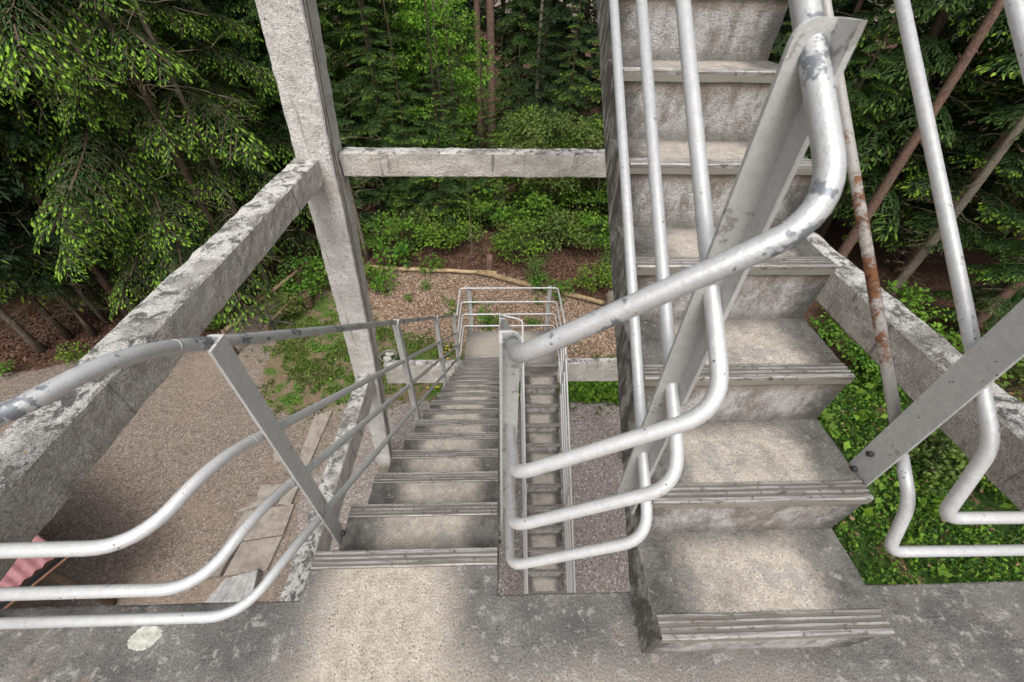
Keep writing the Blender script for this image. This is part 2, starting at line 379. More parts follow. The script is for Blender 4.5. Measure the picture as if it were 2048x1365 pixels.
def mat_ground():
    t = NT('ground_surface'); p = t.pos()
    g = t.attr('grass'); c = t.attr('chips'); l = t.attr('litter'); q = t.attr('grey'); iv = t.attr('ivy')
    big = t.noise(p, .55, 4, .6); n1 = t.noise(p, 2.2, 5, .65); n2 = t.noise(p, 16, 4, .65); n3 = t.noise(p, 90, 2)
    jit = t.ma('ADD', t.ma('MULTIPLY', t.ma('SUBTRACT', n1, .5), .9), t.ma('MULTIPLY', t.ma('SUBTRACT', n2, .5), .5))
    def m(w, k=1.): return t.ss(t.ma('ADD', w, t.ma('MULTIPLY', jit, k)), .38, .60)
    cell = t.xyz(t.vor(p, 46, 'Color'))[0]; cell2 = t.xyz(t.vor(p, 36, 'Color'))[1]; dist = t.vor(p, 46)
    # brown gravel
    col = t.mix(cell, (.125, .098, .080), (.31, .255, .215))
    col = t.mix(t.ma('MULTIPLY', t.ss(t.noise(p, 7, 4, .7), .48, .66), .55), col, t.mix(cell, (.075, .057, .047), (.18, .145, .12)))
    col = t.mix(t.ma('MULTIPLY', t.ss(cell2, .86, .98), .6), col, (.46, .40, .35))
    col = t.mix(t.ma('MULTIPLY', t.ss(n1, .52, .75), .55), col, t.mix(cell, (.11, .083, .068), (.24, .19, .157)))
    col = t.mix(t.ma('MULTIPLY', t.ss(big, .5, .7), .45), col, (.32, .25, .19))
    grey = t.mix(cell, (.14, .115, .103), (.37, .33, .305))
    grey = t.mix(t.ma('MULTIPLY', t.ss(cell2, .88, .96), .6), grey, (.60, .58, .57))
    grey = t.mix(t.ma('MULTIPLY', t.ss(n2, .56, .72), .6), grey, (.30, .155, .085))
    col = t.mix(m(q, .35), col, grey)
    lit = t.mix(cell2, (.04, .023, .016), (.13, .072, .048)); lit = t.mix(t.ss(n1, .5, .7), lit, (.07, .045, .032))
    lit = t.mix(t.ss(cell, .9, .97), lit, (.30, .20, .14))
    col = t.mix(m(l, .5), col, lit)
    ch = t.mix(cell2, (.15, .10, .07), (.32, .23, .165)); ch = t.mix(t.ss(cell, .88, .96), ch, (.50, .40, .31))
    ch = t.mix(t.ss(n1, .5, .72), ch, t.mix(cell2, (.15, .075, .045), (.32, .20, .125)))
    col = t.mix(m(c, .5), col, ch)
    gr = t.mix(t.ss(n2, .35, .65), (.045, .085, .018), (.11, .17, .035)); gr = t.mix(t.ss(n1, .43, .56), gr, t.mix(cell, (.13, .095, .06), (.25, .185, .125)))
    col = t.mix(m(g, .7), col, gr)
    iy = t.mix(t.ss(n2, .4, .6), (.016, .035, .008), (.035, .07, .014)); iy = t.mix(t.ss(n1, .56, .64), iy, (.13, .08, .05))  # ground colour darkened so the gaps between leaves look shaded
    col = t.mix(m(iv, .4), col, iy)
    h = t.ma('ADD', t.ma('MULTIPLY', dist, .8), n3)
    t.bsdf(col, .95, t.bump(h, .7, .02), spec=.1); return t.m
M_ground = mat_ground()
def mat_simple(name, a, b, sc=12, rough=.8, bumpd=.004, metal=0., spec=.3):
    t = NT(name); p = t.coord(); n = t.noise(p, sc, 5, .65); n2 = t.noise(p, sc * 6, 3)
    c = t.mix(t.ss(n, .3, .7), a, b); c = t.mix(t.ma('MULTIPLY', t.ss(n2, .5, .8), .4), c, tuple(v * .5 for v in a))
    t.bsdf(c, rough, t.bump(t.ma('ADD', n, n2), .5, bumpd), metal=metal, spec=spec); return t.m
M_slab = mat_simple('path_concrete', (.20, .17, .145), (.33, .29, .25), 5)
M_stone = mat_simple('grey_stone_steps', (.25, .245, .24), (.40, .39, .38), 7)
M_roof = mat_simple('faded_red_roof', (.27, .115, .125), (.40, .19, .20), 6, .65)
M_rustp = mat_simple('rust', (.15, .07, .045), (.25, .12, .075), 14, .9)
M_hut = mat_simple('hut_boards', (.12, .085, .06), (.2, .15, .105), 8, .9)
M_white = mat_simple('white_lichen', (.36, .36, .32), (.62, .62, .555), 60, .95)
M_brownl = mat_simple('brown_lichen', (.13, .112, .095), (.225, .185, .15), 60, .95)
M_trash = mat_simple('crumpled_paper', (.28, .25, .21), (.60, .58, .54), 14, .8)
M_yellow = mat_simple('yellow_petals', (.70, .52, .02), (.85, .66, .05), 8, .6)
M_deadleaf = mat_simple('brown_leaf', (.26, .11, .05), (.38, .18, .08), 30, .7)
M_litter = mat_foliage('fallen_leaves', (.07, .038, .026), (.26, .15, .10), (.2, .1, .06), 0., .02)
M_chip = mat_foliage('wood_chips', (.17, .105, .07), (.52, .40, .30), (.2, .1, .06), 0., .02)

# ------------------------------------------------------------------ ground (one sheet)
def inpoly(px, py, poly):
    ins = np.zeros(px.shape, bool); n = len(poly)
    for i in range(n):
        x0, y0 = poly[i]; x1, y1 = poly[(i + 1) % n]
        c = ((y0 > py) != (y1 > py)) & (px < (x1 - x0) * (py - y0) / ((y1 - y0) or 1e-9) + x0)
        ins ^= c
    return ins
def gp(l): return [tuple(gnd(*p).xy) for p in l]
POLY = {
    'grass': gp([(550, 610), (600, 562), (655, 545), (690, 590), (740, 640), (800, 655), (900, 688), (1000, 700), (1130, 712), (1290, 735), (1290, 803), (1140, 803), (1000, 800), (840, 802), (760, 788), (700, 798), (640, 818), (570, 828), (530, 800), (522, 760), (545, 700), (556, 650)]),
    'chips': gp([(690, 560), (720, 545), (1000, 552), (1240, 622), (1300, 740), (900, 690), (760, 642), (680, 600)]),
    'grey': gp([(700, 822), (840, 803), (1000, 801), (1290, 804), (1330, 1290), (560, 1290), (600, 1010)]),
    'litter': [(-90, 8.2), (-13.6, 8.3), (-12, 9.0), (-9.2, 9.6), (-8.6, 10.2), (-8.0, 12.2), (-6.5, 13.2), (-5.4, 13.7), (0, 13.35), (4.2, 11.3), (6.6, 8.6), (7.0, 7), (7, -30), (90, -30), (90, 120), (-90, 120)],
    'ivy': [(4.9, -4), (4.8, 3), (5.6, 6.3), (7.6, 7.6), (10, 8.2), (12.5, 7.8), (14.5, 4), (14.5, -4)],
}
def axis(lo, hi, step, far):
    a = list(np.arange(lo, hi + 1e-6, step)); d = step
    L = [lo]; Rr = [hi]
    while Rr[-1] < far: d *= 1.35; L.insert(0, L[0] - d); Rr.append(Rr[-1] + d)
    return np.array(L[:-1] + a + Rr[1:])
gx = axis(-16, 16, .25, 260); gy = axis(-4, 20, .25, 300)
GX, GY = np.meshgrid(gx, gy)
def hgt(x, y):
    return noise.noise(Vector((x * .35, y * .35, 0))) * .05 + noise.noise(Vector((x * 1.4, y * 1.4, 5))) * .015
HZ = np.array([[GZ - .03 + hgt(float(a), float(b)) for a in gx] for b in gy])
nxg, nyg = len(gx), len(gy)
verts = np.stack([GX, GY, HZ], -1).reshape(-1, 3)
faces = [(j * nxg + i, j * nxg + i + 1, (j + 1) * nxg + i + 1, (j + 1) * nxg + i) for j in range(nyg - 1) for i in range(nxg - 1)]
gme = mesh('ground', verts, faces, True)
for k, poly in POLY.items():
    wgt = inpoly(GX, GY, poly).astype(float)
    for it in range(2):
        p = np.pad(wgt, 1, mode='edge'); wgt = (p[1:-1, 1:-1] * 2 + p[:-2, 1:-1] + p[2:, 1:-1] + p[1:-1, :-2] + p[1:-1, 2:]) / 6
    at = gme.attributes.new(k, 'FLOAT', 'POINT'); at.data.foreach_set('value', wgt.reshape(-1))
ground = link('ground', gme, M_ground); tag(ground, kind='structure')

# ------------------------------------------------------------------ tower frame
frame = empty('tower_frame', U3((.25, 5.9, 0)) + Vector((0, 0, GZ)), 'rough grey concrete frame of leaning columns and cross beams around the stairs', 'tower frame')
LZ = [(5.2, -2.31, -1.82), (1.431, -2.564, -2.07), (-.113, -2.672, -2.20), (-1.119, -2.731, -2.25), (-3.66, -2.881, -2.425), (-4.44, -2.934, -2.495), (-4.9, -2.955, -2.535), (-6.27, -3.022, -2.661), (-8.15, -3.178, -2.85)]
DEP = [.48, .48, .47, .45, .38, .36, .36, .33, .32]
def column(mirror, y0, back):
    bm = bmesh.new(); rows = []
    for (z, a, b), d in zip(LZ, DEP):
        xs = (a, b) if not mirror else (.5 - b, .5 - a)
        ys = (y0, y0 + d) if not back else (y0 - d, y0)
        rows.append([bm.verts.new((xx * S, yy * S, z * S)) for xx, yy in ((xs[0], ys[0]), (xs[1], ys[0]), (xs[1], ys[1]), (xs[0], ys[1]))])
    for r0, r1 in zip(rows, rows[1:]):
        for k in range(4): bm.faces.new((r0[k], r0[(k + 1) % 4], r1[(k + 1) % 4], r1[k]))
    bm.faces.new(rows[0][::-1]); bm.faces.new(rows[-1])
    bmesh.ops.recalc_face_normals(bm, faces=bm.faces)
    bevel(bm, .014, 1, 50); rough(bm, .08, .009, 8, 1 + mirror + 2 * back)
    return link('column', bm_mesh('column', bm, False), M_col, frame)
column(0, 5.68, 0); column(1, 5.68, 0)
column(0, .28, 1); column(1, .28, 1)
BEAMS = [(-2.19, 2.68, 5.90, 6.13, -.50, -.17), (-2.40, 2.9, 5.90, 6.06, -4.88, -4.31),
         (-2.70, -2.385, .27, 5.70, -.50, -.18), (2.90, 3.15, .27, 5.70, -.505, -.18),
         (-2.85, -2.57, .27, 5.70, -4.78, -4.31), (3.07, 3.35, .27, 5.70, -4.78, -4.31),
         (-2.19, 2.68, -.1, .18, -.52, -.21), (-2.05, 2.55, 5.90, 6.13, 3.75, 4.08)]
for i, (x0, x1, y0, y1, z0, z1) in enumerate(BEAMS):
    bm = bmesh.new(); add_box(bm, x0 * S, x1 * S, y0 * S, y1 * S, z0 * S, z1 * S)
    bmesh.ops.recalc_face_normals(bm, faces=bm.faces)
    bevel(bm, .014, 1); rough(bm, .075, .011, 9, i + 5)
    link('beam', bm_mesh('beam', bm), M_frame, frame)
# lightning conductor on the column corner
cpts = [Vector(((b + .018) * S, (5.68 + .05) * S, z * S)) for z, a, b in LZ]
V, F = tube(cpts, .011, 8); cond = link('conduit', mesh('conduit', V, F, True), M_zinc, frame)
cpts2 = [p + Vector((.004, .026, 0)) for p in cpts]
V, F = tube(cpts2, .006, 6); link('conduit', mesh('conduit', V, F, True), M_zinc, frame)
for zc in (.9, -.62, -2.6, -3.9, -5.6):
    for (z0, a0, b0), (z1, a1, b1) in zip(LZ, LZ[1:]):
        if z1 <= zc <= z0:
            f = (z0 - zc) / (z0 - z1); xb = b0 + (b1 - b0) * f
            bm = bmesh.new(); add_box(bm, (xb + .0) * S, (xb + .04) * S, 5.70 * S, 5.80 * S, (zc - .015) * S, (zc + .015) * S); bevel(bm, .004, 1)
            link('clip', bm_mesh('clip', bm), M_zinc, cond)

# ------------------------------------------------------------------ stairs
W_ = 0.716; TH = 0.36
def step_mesh(foot=False):
    bm = bmesh.new(); g = .0006
    prof = [(0, 0), (T_ * S - g, 0), (T_ * S - g, (R_ - TH) * S), (0, -TH * S)]
    if foot: prof = [(0, 0), (T_ * S - g, 0), (T_ * S - g, -R_ * S * .98), (0, -R_ * S * .98)]
    prism_x(bm, prof, -W_ / 2 * S, W_ / 2 * S)
    bevel(bm, .006, 2, 30)
    es = [e for e in bm.edges if e.calc_length() > .1]
    bmesh.ops.subdivide_edges(bm, edges=es, cuts=9, use_grid_fill=True)
    bm.normal_update()
    for v in bm.verts:
        if v.co.y < .2:
            v.co += v.normal * noise.noise(v.co * 14) * .003
    return bm_mesh('step', bm)
def strip_mesh():
    bm = bmesh.new()
    # ribbed section from the front lip to the back edge (y, z)
    prof = [(-.010, -.026), (-.010, .004), (-.007, .007), (.002, .007), (.004, .003), (.010, .003), (.012, .007), (.017, .007), (.019, .003), (.025, .003), (.027, .007),
            (.032, .007), (.034, .003), (.040, .003), (.042, .006), (.047, .005), (.048, .0005), (-.004, .0005), (-.004, -.026)]
    prism_x(bm, prof, -(W_ / 2 - .004) * S, (W_ / 2 - .004) * S)
    es = [e for e in bm.edges if e.calc_length() > .3]
    bmesh.ops.subdivide_edges(bm, edges=es, cuts=16, use_grid_fill=True)
    for v in bm.verts: v.co.z += noise.noise(Vector((v.co.x * 7, 0, 0))) * .0016; v.co.y += noise.noise(Vector((v.co.x * 5, 3, 0))) * .0014
    return bm_mesh('nosing_strip', bm)
ME_step = step_mesh(); ME_foot = step_mesh(True); ME_strip = strip_mesh()
def flight(label, xc, y0, z0, dy, dz, n, rot, k0=0, last_foot=False):
    root = empty('stair_flight', U3((xc, y0, z0)), label, 'stairs')
    for k in range(k0, n):
        me = ME_foot if (last_foot and k == n - 1) else ME_step
        s = link('step', me, M_step, root, U3((xc, y0 + dy * k, z0 + dz * k))); s.rotation_euler.z = rot
        st = link('nosing_strip', ME_strip, M_strip); st.parent = s
    return root
XD, XU = -.370, .830
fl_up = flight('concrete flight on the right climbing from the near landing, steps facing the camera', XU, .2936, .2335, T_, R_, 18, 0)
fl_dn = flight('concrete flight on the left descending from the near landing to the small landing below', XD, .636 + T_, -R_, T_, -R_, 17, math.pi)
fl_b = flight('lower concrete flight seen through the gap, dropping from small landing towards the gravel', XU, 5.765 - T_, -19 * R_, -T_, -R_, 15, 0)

# near landing with its front lip above the descending flight
land = empty('stair_landing', U3((.25, 0, -.18)), 'large stained concrete landing in the foreground with beige worn track', 'landing')
bm = bmesh.new()
out = [(-2.18, -.95), (2.68, -.95), (2.68, .482), (XD + W_ / 2, .482), (XD + W_ / 2, .636), (XD - W_ / 2, .636), (XD - W_ / 2, .482), (-2.18, .482)]
lo_ = [bm.verts.new((x * S, y * S, -.19 * S)) for x, y in out]; hi_ = [bm.verts.new((x * S, y * S, 0)) for x, y in out]
bm.faces.new(lo_); bm.faces.new(hi_)
for i in range(8): bm.faces.new((lo_[i], lo_[(i + 1) % 8], hi_[(i + 1) % 8], hi_[i]))
bmesh.ops.recalc_face_normals(bm, faces=bm.faces); bevel(bm, .007, 2)
bmesh.ops.triangulate(bm, faces=[f for f in bm.faces if len(f.verts) > 4])
rough(bm, .16, .003, 9, 3); lip = link('slab', bm_mesh('slab', bm), M_land, land)
st = link('nosing_strip', ME_strip, M_strip); st.rotation_euler.z = math.pi
st.parent = lip; st.location = U3((XD, .636, .001))
def blob(name, x, y, rx, ry, mat, parent, z=0.001, seed=0, n=26, hole=False, th=.003):
    pts = []
    for k in range(n):
        a = 2 * math.pi * k / n; r = 1 + .22 * noise.noise(Vector((math.cos(a) * 1.6 + seed, math.sin(a) * 1.6, seed * .7))) + .16 * noise.noise(Vector((k * .9, seed, 0)))
        pts.append((x + math.cos(a) * rx * r, y + math.sin(a) * ry * r))
    c = (sum(p[0] for p in pts) / n, sum(p[1] for p in pts) / n)
    V = [(*p, z - .002) for p in pts] + [(c[0] + (p[0] - c[0]) * .9, c[1] + (p[1] - c[1]) * .9, z + th) for p in pts]
    F = [(i, (i + 1) % n, n + (i + 1) % n, n + i) for i in range(n)]
    if hole:
        V += [(c[0] + (p[0] - c[0]) * .62, c[1] + (p[1] - c[1]) * .62, z + th * .6) for p in pts]
        F += [(n + i, n + (i + 1) % n, 2 * n + (i + 1) % n, 2 * n + i) for i in range(n)] + [tuple(range(2 * n, 3 * n))]
    else: F += [tuple(range(n, 2 * n))]
    return link(name, mesh(name, V, F), mat, parent)
p = pix(290, 1275, z=0); blob('lichen', p.x, p.y, .044, .031, M_white, land, .0025, 2, 64, True, .0008)
# small landing half a storey down
mid = empty('stair_landing', U3((.23, 6.3, -18 * R_)), 'small pale concrete landing below, where both lower flights meet', 'landing')
bm = bmesh.new(); add_box(bm, -.728 * S, 1.19 * S, (.636 + 17 * T_ + .004) * S, 6.91 * S, (-18 * R_ - .17) * S, -18 * R_ * S)
bevel(bm, .008, 2); rough(bm, .12, .004, 9, 8); ms = link('slab', bm_mesh('slab', bm), M_mid, mid)
st = link('nosing_strip', ME_strip, M_strip); st.parent = ms; st.location = U3((XU, .636 + 17 * T_ + .006, -18 * R_)) - ms.location * 0
up = empty('stair_landing', U3((.23, 6.3, 18 * R_ + .0)), 'small landing half a storey above the camera at the top of the right flight', 'landing')
bm = bmesh.new(); add_box(bm, -.728 * S, 1.19 * S, (.2936 + 18 * T_ + .004) * S, 6.91 * S, (18 * R_ - .2) * S, (18 * R_ - .01) * S)
bevel(bm, .008, 2); link('slab', bm_mesh('slab', bm), M_mid, up)

# ------------------------------------------------------------------ railings
HH = [1.10, .70, .41, .10]
def zn(y, h): return -(y - .636) * R_ / T_ + h
def zu(y, h): return .2335 + (y - .2936) * R_ / T_ + h
def zb(y, h): return -18 * R_ - (5.765 - y) * R_ / T_ + h
def post_mesh(height, side, wA=.055, dB=.052):
    """angle-section post with rounded ear: foot at z=0, corner at x=0; flange in -y, plate towards side (units)"""
    bm = bmesh.new(); t = .009
    add_box(bm, (-t / 2) * S, (t / 2) * S, -dB * S, -t * S, 0, height * S)
    rr = .028; prof = [(-side * t / 2 * S, 0), (side * wA * S, 0)]
    for k in range(7):
        a = math.pi / 2 * k / 6
        prof.append((side * (wA - rr + rr * math.cos(a)) * S, (height - rr + rr * math.sin(a)) * S))
    prof.append((-side * t / 2 * S, height * S))
    prism_y(bm, prof, -t * S, 0)
    bevel(bm, .0016, 1, 40); return bm_mesh('post', bm)
POSTS = {}
BOLT = {}
for sd_ in (1, -1):
    V, F = tube([(0, 0, 0), (-sd_ * .02 * S, 0, 0)], .009 * S, 6); BOLT[sd_] = mesh('bolt', V, F)
def post(root, x, y, z0, z1, side, mat=M_post, wA=.055, dB=.052):
    key = (round(z1 - z0, 3), side, wA, dB)
    if key not in POSTS: POSTS[key] = post_mesh(z1 - z0, side, wA, dB)
    p = link('post', POSTS[key], mat, root, U3((x, y, z0)))
    for dz in (.05, .14):           # bolts into the stair edge
        b = link('bolt', BOLT[side], M_hardware); b.parent = p; b.location = (0, -.028 * S, dz * S)
    return p
HL = [1.13, .69, .40, .13]; HB = [1.10, .745, .41, .08]; HRR = [1.22, .88, .555, .315]
RH, RR = .0178, .0168
# left railing: over the landing front, down the left side of the descending flight
lr = empty('stair_railing', U3((-.765, .64, 0)), 'silver pipe railing down the left side of descending flight, bending left over the landing', 'railing')
for i, h in enumerate(HH):
    pts = [(-2.15, .40, HL[i]), (-.845, .40, HL[i] + .01), (-.765, .61, zn(.61, h)), (-.765, 5.55, zn(5.55, h))]
    link('handrail' if i == 0 else 'rail', pipe_mesh('rail', pts, RH if i == 0 else RR, [0, .11, .14, 0]), M_hand if i == 0 else M_rail, lr)
for y in (.835, 2.335, 3.84, 5.35): post(lr, -.737, y, zn(y, -.20), zn(y, 1.128), -1, dB=.068)
post(lr, -1.75, .40 + .03, .0, 1.16, -1)
cr_x = None
for i, h in enumerate(HH):      # joints where two pipe lengths meet
    for root_, x_, y_, f_ in ((lr, -.765, .72 + .02 * i, zn), (lr, -.765, 3.1, zn), (cr_x, .43, 1.28 + .1 * i, zu)):
        if root_ is None: continue
        r_ = (RH if i == 0 else RR) + .0009; sl = (f_(y_ + .004, h) - f_(y_, h))
        V, F = tube([U3((x_, y_, f_(y_, h))), U3((x_, y_ + .004, f_(y_, h) + sl))], r_ * S, 16); link('joint_ring', mesh('joint_ring', V, F, True), M_post, root_)
# railing round the small landing and down the right side of the lower flight
mr = empty('stair_railing', U3((1.23, 5.8, -18 * R_)), 'pale pipe railing around the small lower landing and down the lower flight', 'railing')
for i, h in enumerate(HH):
    zB = -18 * R_ + HB[i]
    pts = [(-.765, 5.552, zn(5.552, h) + .002), (-.765, 5.70, zn(5.70, h)), (-.815, 6.02, zB), (-.805, 7.0, zB), (1.222, 7.0, zB), (1.228, 5.88, zB), (1.23, 1.25, zb(1.25, h))]
    link('handrail' if i == 0 else 'rail', pipe_mesh('rail', pts, RH * .95 if i == 0 else RR, [0, .06, .10, .07, .07, .14, 0]), M_rail, mr)
post(mr, -.665, 7.035, -18 * R_ - .10, -18 * R_ + 1.13, 1, wA=.075); post(mr, 1.10, 7.035, -18 * R_ - .10, -18 * R_ + 1.13, -1, wA=.075)
for y in (5.33, 3.55, 1.75): post(mr, 1.20, y, zb(y, -.22), zb(y, 1.13), 1)
# centre railing: up the right side of the descending flight, across, up the left side of the rising flight
cr = empty('stair_railing', U3((.033, .5, 0)), 'worn silver centre railing crossing over in front of camera between both flights', 'railing')
for i, h in enumerate(HH):
    ye = .515 if i == 0 else .51
    pts = [(.033, 5.55, zn(5.55, h)), (.033, ye, zn(ye, h)), (.43, .478, zu(.478, h)), (.43, 5.7, zu(5.7, h))]
    link('handrail' if i == 0 else 'rail', pipe_mesh('rail', pts, RH if i == 0 else RR, [0, .055, .085, 0]), M_hand if i == 0 else M_rail, cr)
for y in (.835, 2.335, 3.84, 5.35): post(cr, .003, y, zn(y, -.24), zn(y, 1.135), 1)
for y in (.672, 2.6, 4.1, 5.5): post(cr, .449, y, zu(y, -.20), zu(y, 1.132), -1)
# lower centre railing
cb = empty('stair_railing', U3((.43, 5.8, -18 * R_)), 'thin pipe railing on the left edge of lower flight, seen through the gap', 'railing')
for i, h in enumerate(HH):
    pts = [(.033, 5.552, zn(5.552, h) + .002), (.033, 6.0, zn(6.0, h)), (.43, 5.86, zb(5.86, h)), (.43, 1.25, zb(1.25, h))]
    link('handrail' if i == 0 else 'rail', pipe_mesh('rail', pts, RH if i == 0 else RR, [0, .06, .09, 0]), M_rail, cb)
for y in (5.33, 3.55, 1.75): post(cb, .462, y, zb(y, -.22), zb(y, 1.13), -1)
# right railing: beside the rising flight, bending right over the landing front
rrl = empty('stair_railing', U3((1.23, .475, .0)), 'silver pipe railing right of rising flight with a rusty lowest pipe, bending right', 'railing')
for i, h in enumerate(HH):
    pts = [(1.232, 5.7, zu(5.7, h)), (1.232, .545, zu(.545, h)), (1.232, .475, HRR[i] + .03), (2.6, .475, HRR[i] - .01)]
    bend = [0, .05, .05, 0]
    if i == 3:
        top = [(1.232, 5.7, zu(5.7, h)), (1.232, .66, zu(.66, h))]
        rp = link('rail', pipe_mesh('rail', top, RR, 0), M_rust, rrl); rp['label'] = 'rusty brown lowest pipe'
        pts = [(1.232, .658, zu(.658, h))] + pts[1:]
    link('handrail' if i == 0 else 'rail', pipe_mesh('rail', pts, RH if i == 0 else RR, bend), M_hand if i == 0 else M_rail, rrl)
for y in (.72, 2.6, 4.1, 5.5): post(rrl, 1.20, y, zu(y, -.14), zu(y, 1.135), 1, wA=.075, dB=.085)
post(rrl, 2.3, .505, .0, 1.25, 1)

# ------------------------------------------------------------------ vegetation builders
def quad_mesh(name, V, A, mat):
    """V (n,6,3) ribbons of two quads, A (n,6) tip values"""
    n = len(V); me = bpy.data.meshes.new(name)
    me.vertices.add(n * 6); me.vertices.foreach_set('co', V.reshape(-1).astype(np.float32))
    idx = np.arange(n)[:, None] * 6
    loops = np.concatenate([idx + np.array([0, 1, 3, 2]), idx + np.array([2, 3, 5, 4])], 1).reshape(-1)
    me.loops.add(n * 8); me.loops.foreach_set('vertex_index', loops.astype(np.int32))
    me.polygons.add(n * 2); me.polygons.foreach_set('loop_start', np.arange(0, n * 8, 4, dtype=np.int32))
    me.update(calc_edges=True)
    at = me.attributes.new('tip', 'FLOAT', 'POINT'); at.data.foreach_set('value', A.reshape(-1).astype(np.float32))
    me.materials.append(mat); return me
def unit(v): return v / (np.linalg.norm(v, axis=-1, keepdims=True) + 1e-9)
def ribbons(rng, base, d, L, wd, tipv, up=None, spread=.6, curl=.15, shape=(.55, 1., .28)):
    n = len(base); d = unit(d)
    up = np.tile(np.array([0, 0, 1.]), (n, 1)) if up is None else up
    up = up + rng.normal(0, spread, (n, 3)); sd = unit(np.cross(d, up)); nr = np.cross(sd, d)
    L = L[:, None]; wd = wd[:, None] * .5
    mid = base + d * L * .5 + nr * L * curl * .5; end = base + d * L
    V = np.stack([base - sd * wd * shape[0], base + sd * wd * shape[0], mid - sd * wd * shape[1], mid + sd * wd * shape[1], end - sd * wd * shape[2], end + sd * wd * shape[2]], 1)
    A = np.stack([tipv[:, 0], tipv[:, 0], tipv[:, 1], tipv[:, 1], tipv[:, 2], tipv[:, 2]], 1)
    return V, A
def bough(seed, nb=22, sp=.045, tl=.075, tw=.02, rise=.12, droop=.42, hang=.5, lmax=.46, bright=.8, wood=True):
    """unit-length conifer bough along +x"""
    rng = np.random.default_rng(seed); B = []; D = []; L = []; W = []; TV = []
    wb = []; wd_ = []; wl = []
    def A(s): return np.array([s, .04 * math.sin(s * 5 + seed), rise * s - droop * s * s])
    ns = 10
    for i in range(ns):
        a, b = A(i / ns), A((i + 1) / ns); wb.append(a); wd_.append(b - a); wl.append(.010)
    for i in range(nb):
        s = .10 + .90 * (i + rng.uniform(-.3, .3)) / nb; s = min(max(s, .05), 1.)
        for side in (-1, 1):
            ang = math.radians(rng.uniform(42, 66)); t = unit(A(s + .02) - A(s))
            dr = t * math.cos(ang) + np.array([0, side, 0]) * math.sin(ang); dr[2] -= rng.uniform(.05, .25)
            ln = lmax * (1 - .80 * s) * rng.uniform(.7, 1.15); b0 = A(s); n = max(2, int(ln / sp))
            hg = hang * rng.uniform(.6, 1.3)
            prev = b0
            for k in range(n + 1):
                f = (k + .5) / (n + 1)
                p = b0 + dr * ln * f + np.array([0, 0, -hg * f * f * ln])
                if wood: wb.append(prev); wd_.append(p - prev); wl.append(.005)
                prev = p
                tan = unit(dr * ln + np.array([0, 0, -2 * hg * f * ln])); pr = unit(np.cross(tan, np.array([0, 0, 1.])))
                for sg in (-1, 1):
                    a2 = math.radians(rng.uniform(30, 60)); dd = tan * math.cos(a2) + pr * sg * math.sin(a2); dd[2] -= rng.uniform(.1, .55) * hang
                    outer = (.25 + .75 * f) * (.5 + .5 * s)
                    tip = 1. if (f > .55 or s > .8) and rng.random() < bright else rng.uniform(0, .22)
                    B.append(p); D.append(dd); L.append(tl * rng.uniform(.7, 1.3) * (1.1 - .4 * f)); W.append(tw * rng.uniform(.7, 1.3)); TV.append((0., .05, .12 + .3 * tip))
                    if tip > .9:
                        B.append(p + unit(dd) * L[-1] * .8); D.append(dd + np.array([0, 0, -.15])); W.append(W[-1] * 1.25); L.append(L[-1] * .75); TV.append((.75, 1., rng.uniform(.8, 1.)))
            B.append(prev); D.append(tan + np.array([0, 0, -.1])); L.append(tl * 1.1); W.append(tw * 1.1); tip = 1. if rng.random() < bright else .1; TV.append((.05, .5 * tip, tip))
    V, At = ribbons(rng, np.array(B), np.array(D), np.array(L), np.array(W), np.array(TV), spread=.55)
    if wood:
        wb = np.array(wb); wv = np.array(wd_); ll = np.linalg.norm(wv, axis=1)
        V2, A2 = ribbons(rng, wb, wv, ll, np.array(wl), np.full((len(wb), 3), -1.), shape=(1, 1, 1), curl=0)
        V = np.concatenate([V, V2]); At = np.concatenate([At, A2])
    return V, At
def place(V, scale, az, pitch, pos, roll=0.):
    c, s_ = math.cos(roll), math.sin(roll); X = V * scale
    X = X @ np.array([[1, 0, 0], [0, c, -s_], [0, s_, c]]).T
    c, s_ = math.cos(pitch), math.sin(pitch); X = X @ np.array([[c, 0, -s_], [0, 1, 0], [s_, 0, c]]).T
    c, s_ = math.cos(az), math.sin(az); X = X @ np.array([[c, -s_, 0], [s_, c, 0], [0, 0, 1]]).T
    return X + np.array(pos)
def conifer_mesh(name, seed, H, hb, Rm, n, templ, mat, p0=-12, p1=18, low=.75, top=None, dens=1.0, kk=(.08, .2, .4, .8, 1.)):
    rng = np.random.default_rng(seed); Vs = []; As = []; top = top or H
    for i in range(n):
        f = ((i + rng.uniform(0, 1)) / n) ** dens; z = hb + (top - hb) * f
        prof = Rm * (1 - (z / H) ** 1.25) * (low + (1 - low) * min(1, (z - hb) / (.25 * H)))
        L = max(.35, prof * rng.uniform(.75, 1.15)); az = i * 2.39996 + rng.uniform(-.35, .35)
        pitch = math.radians(p0 + (p1 - p0) * (z - hb) / (H - hb) + rng.uniform(-7, 7))
        V, A = templ[rng.integers(len(templ))]
        k_ = kk[rng.integers(len(kk))]
        Vs.append(place(V, L, az, pitch, (0, 0, z), rng.uniform(-.25, .25))); As.append(np.where(A > .25, .12 + (A - .12) * k_, A))
    return quad_mesh(name, np.concatenate(Vs), np.concatenate(As), mat)
def trunk_mesh(name, H, r0, r1, seed, lean=.15, seg=9):
    pts = []; rads = []
    for k in range(15):
        f = k / 14; z = H * f
        pts.append((lean * noise.noise(Vector((f * 2.2, seed, 0))) * f * 2, lean * noise.noise(Vector((f * 2.2, seed, 9))) * f * 2, z - .25))
        rads.append((r0 + (r1 - r0) * f) * (1 + .5 * max(0, 1 - z / .5)) * (1 + .06 * noise.noise(Vector((z * 2, seed, 3)))))
    V, F = tube(pts, rads, seg); return mesh(name, V, F, True)
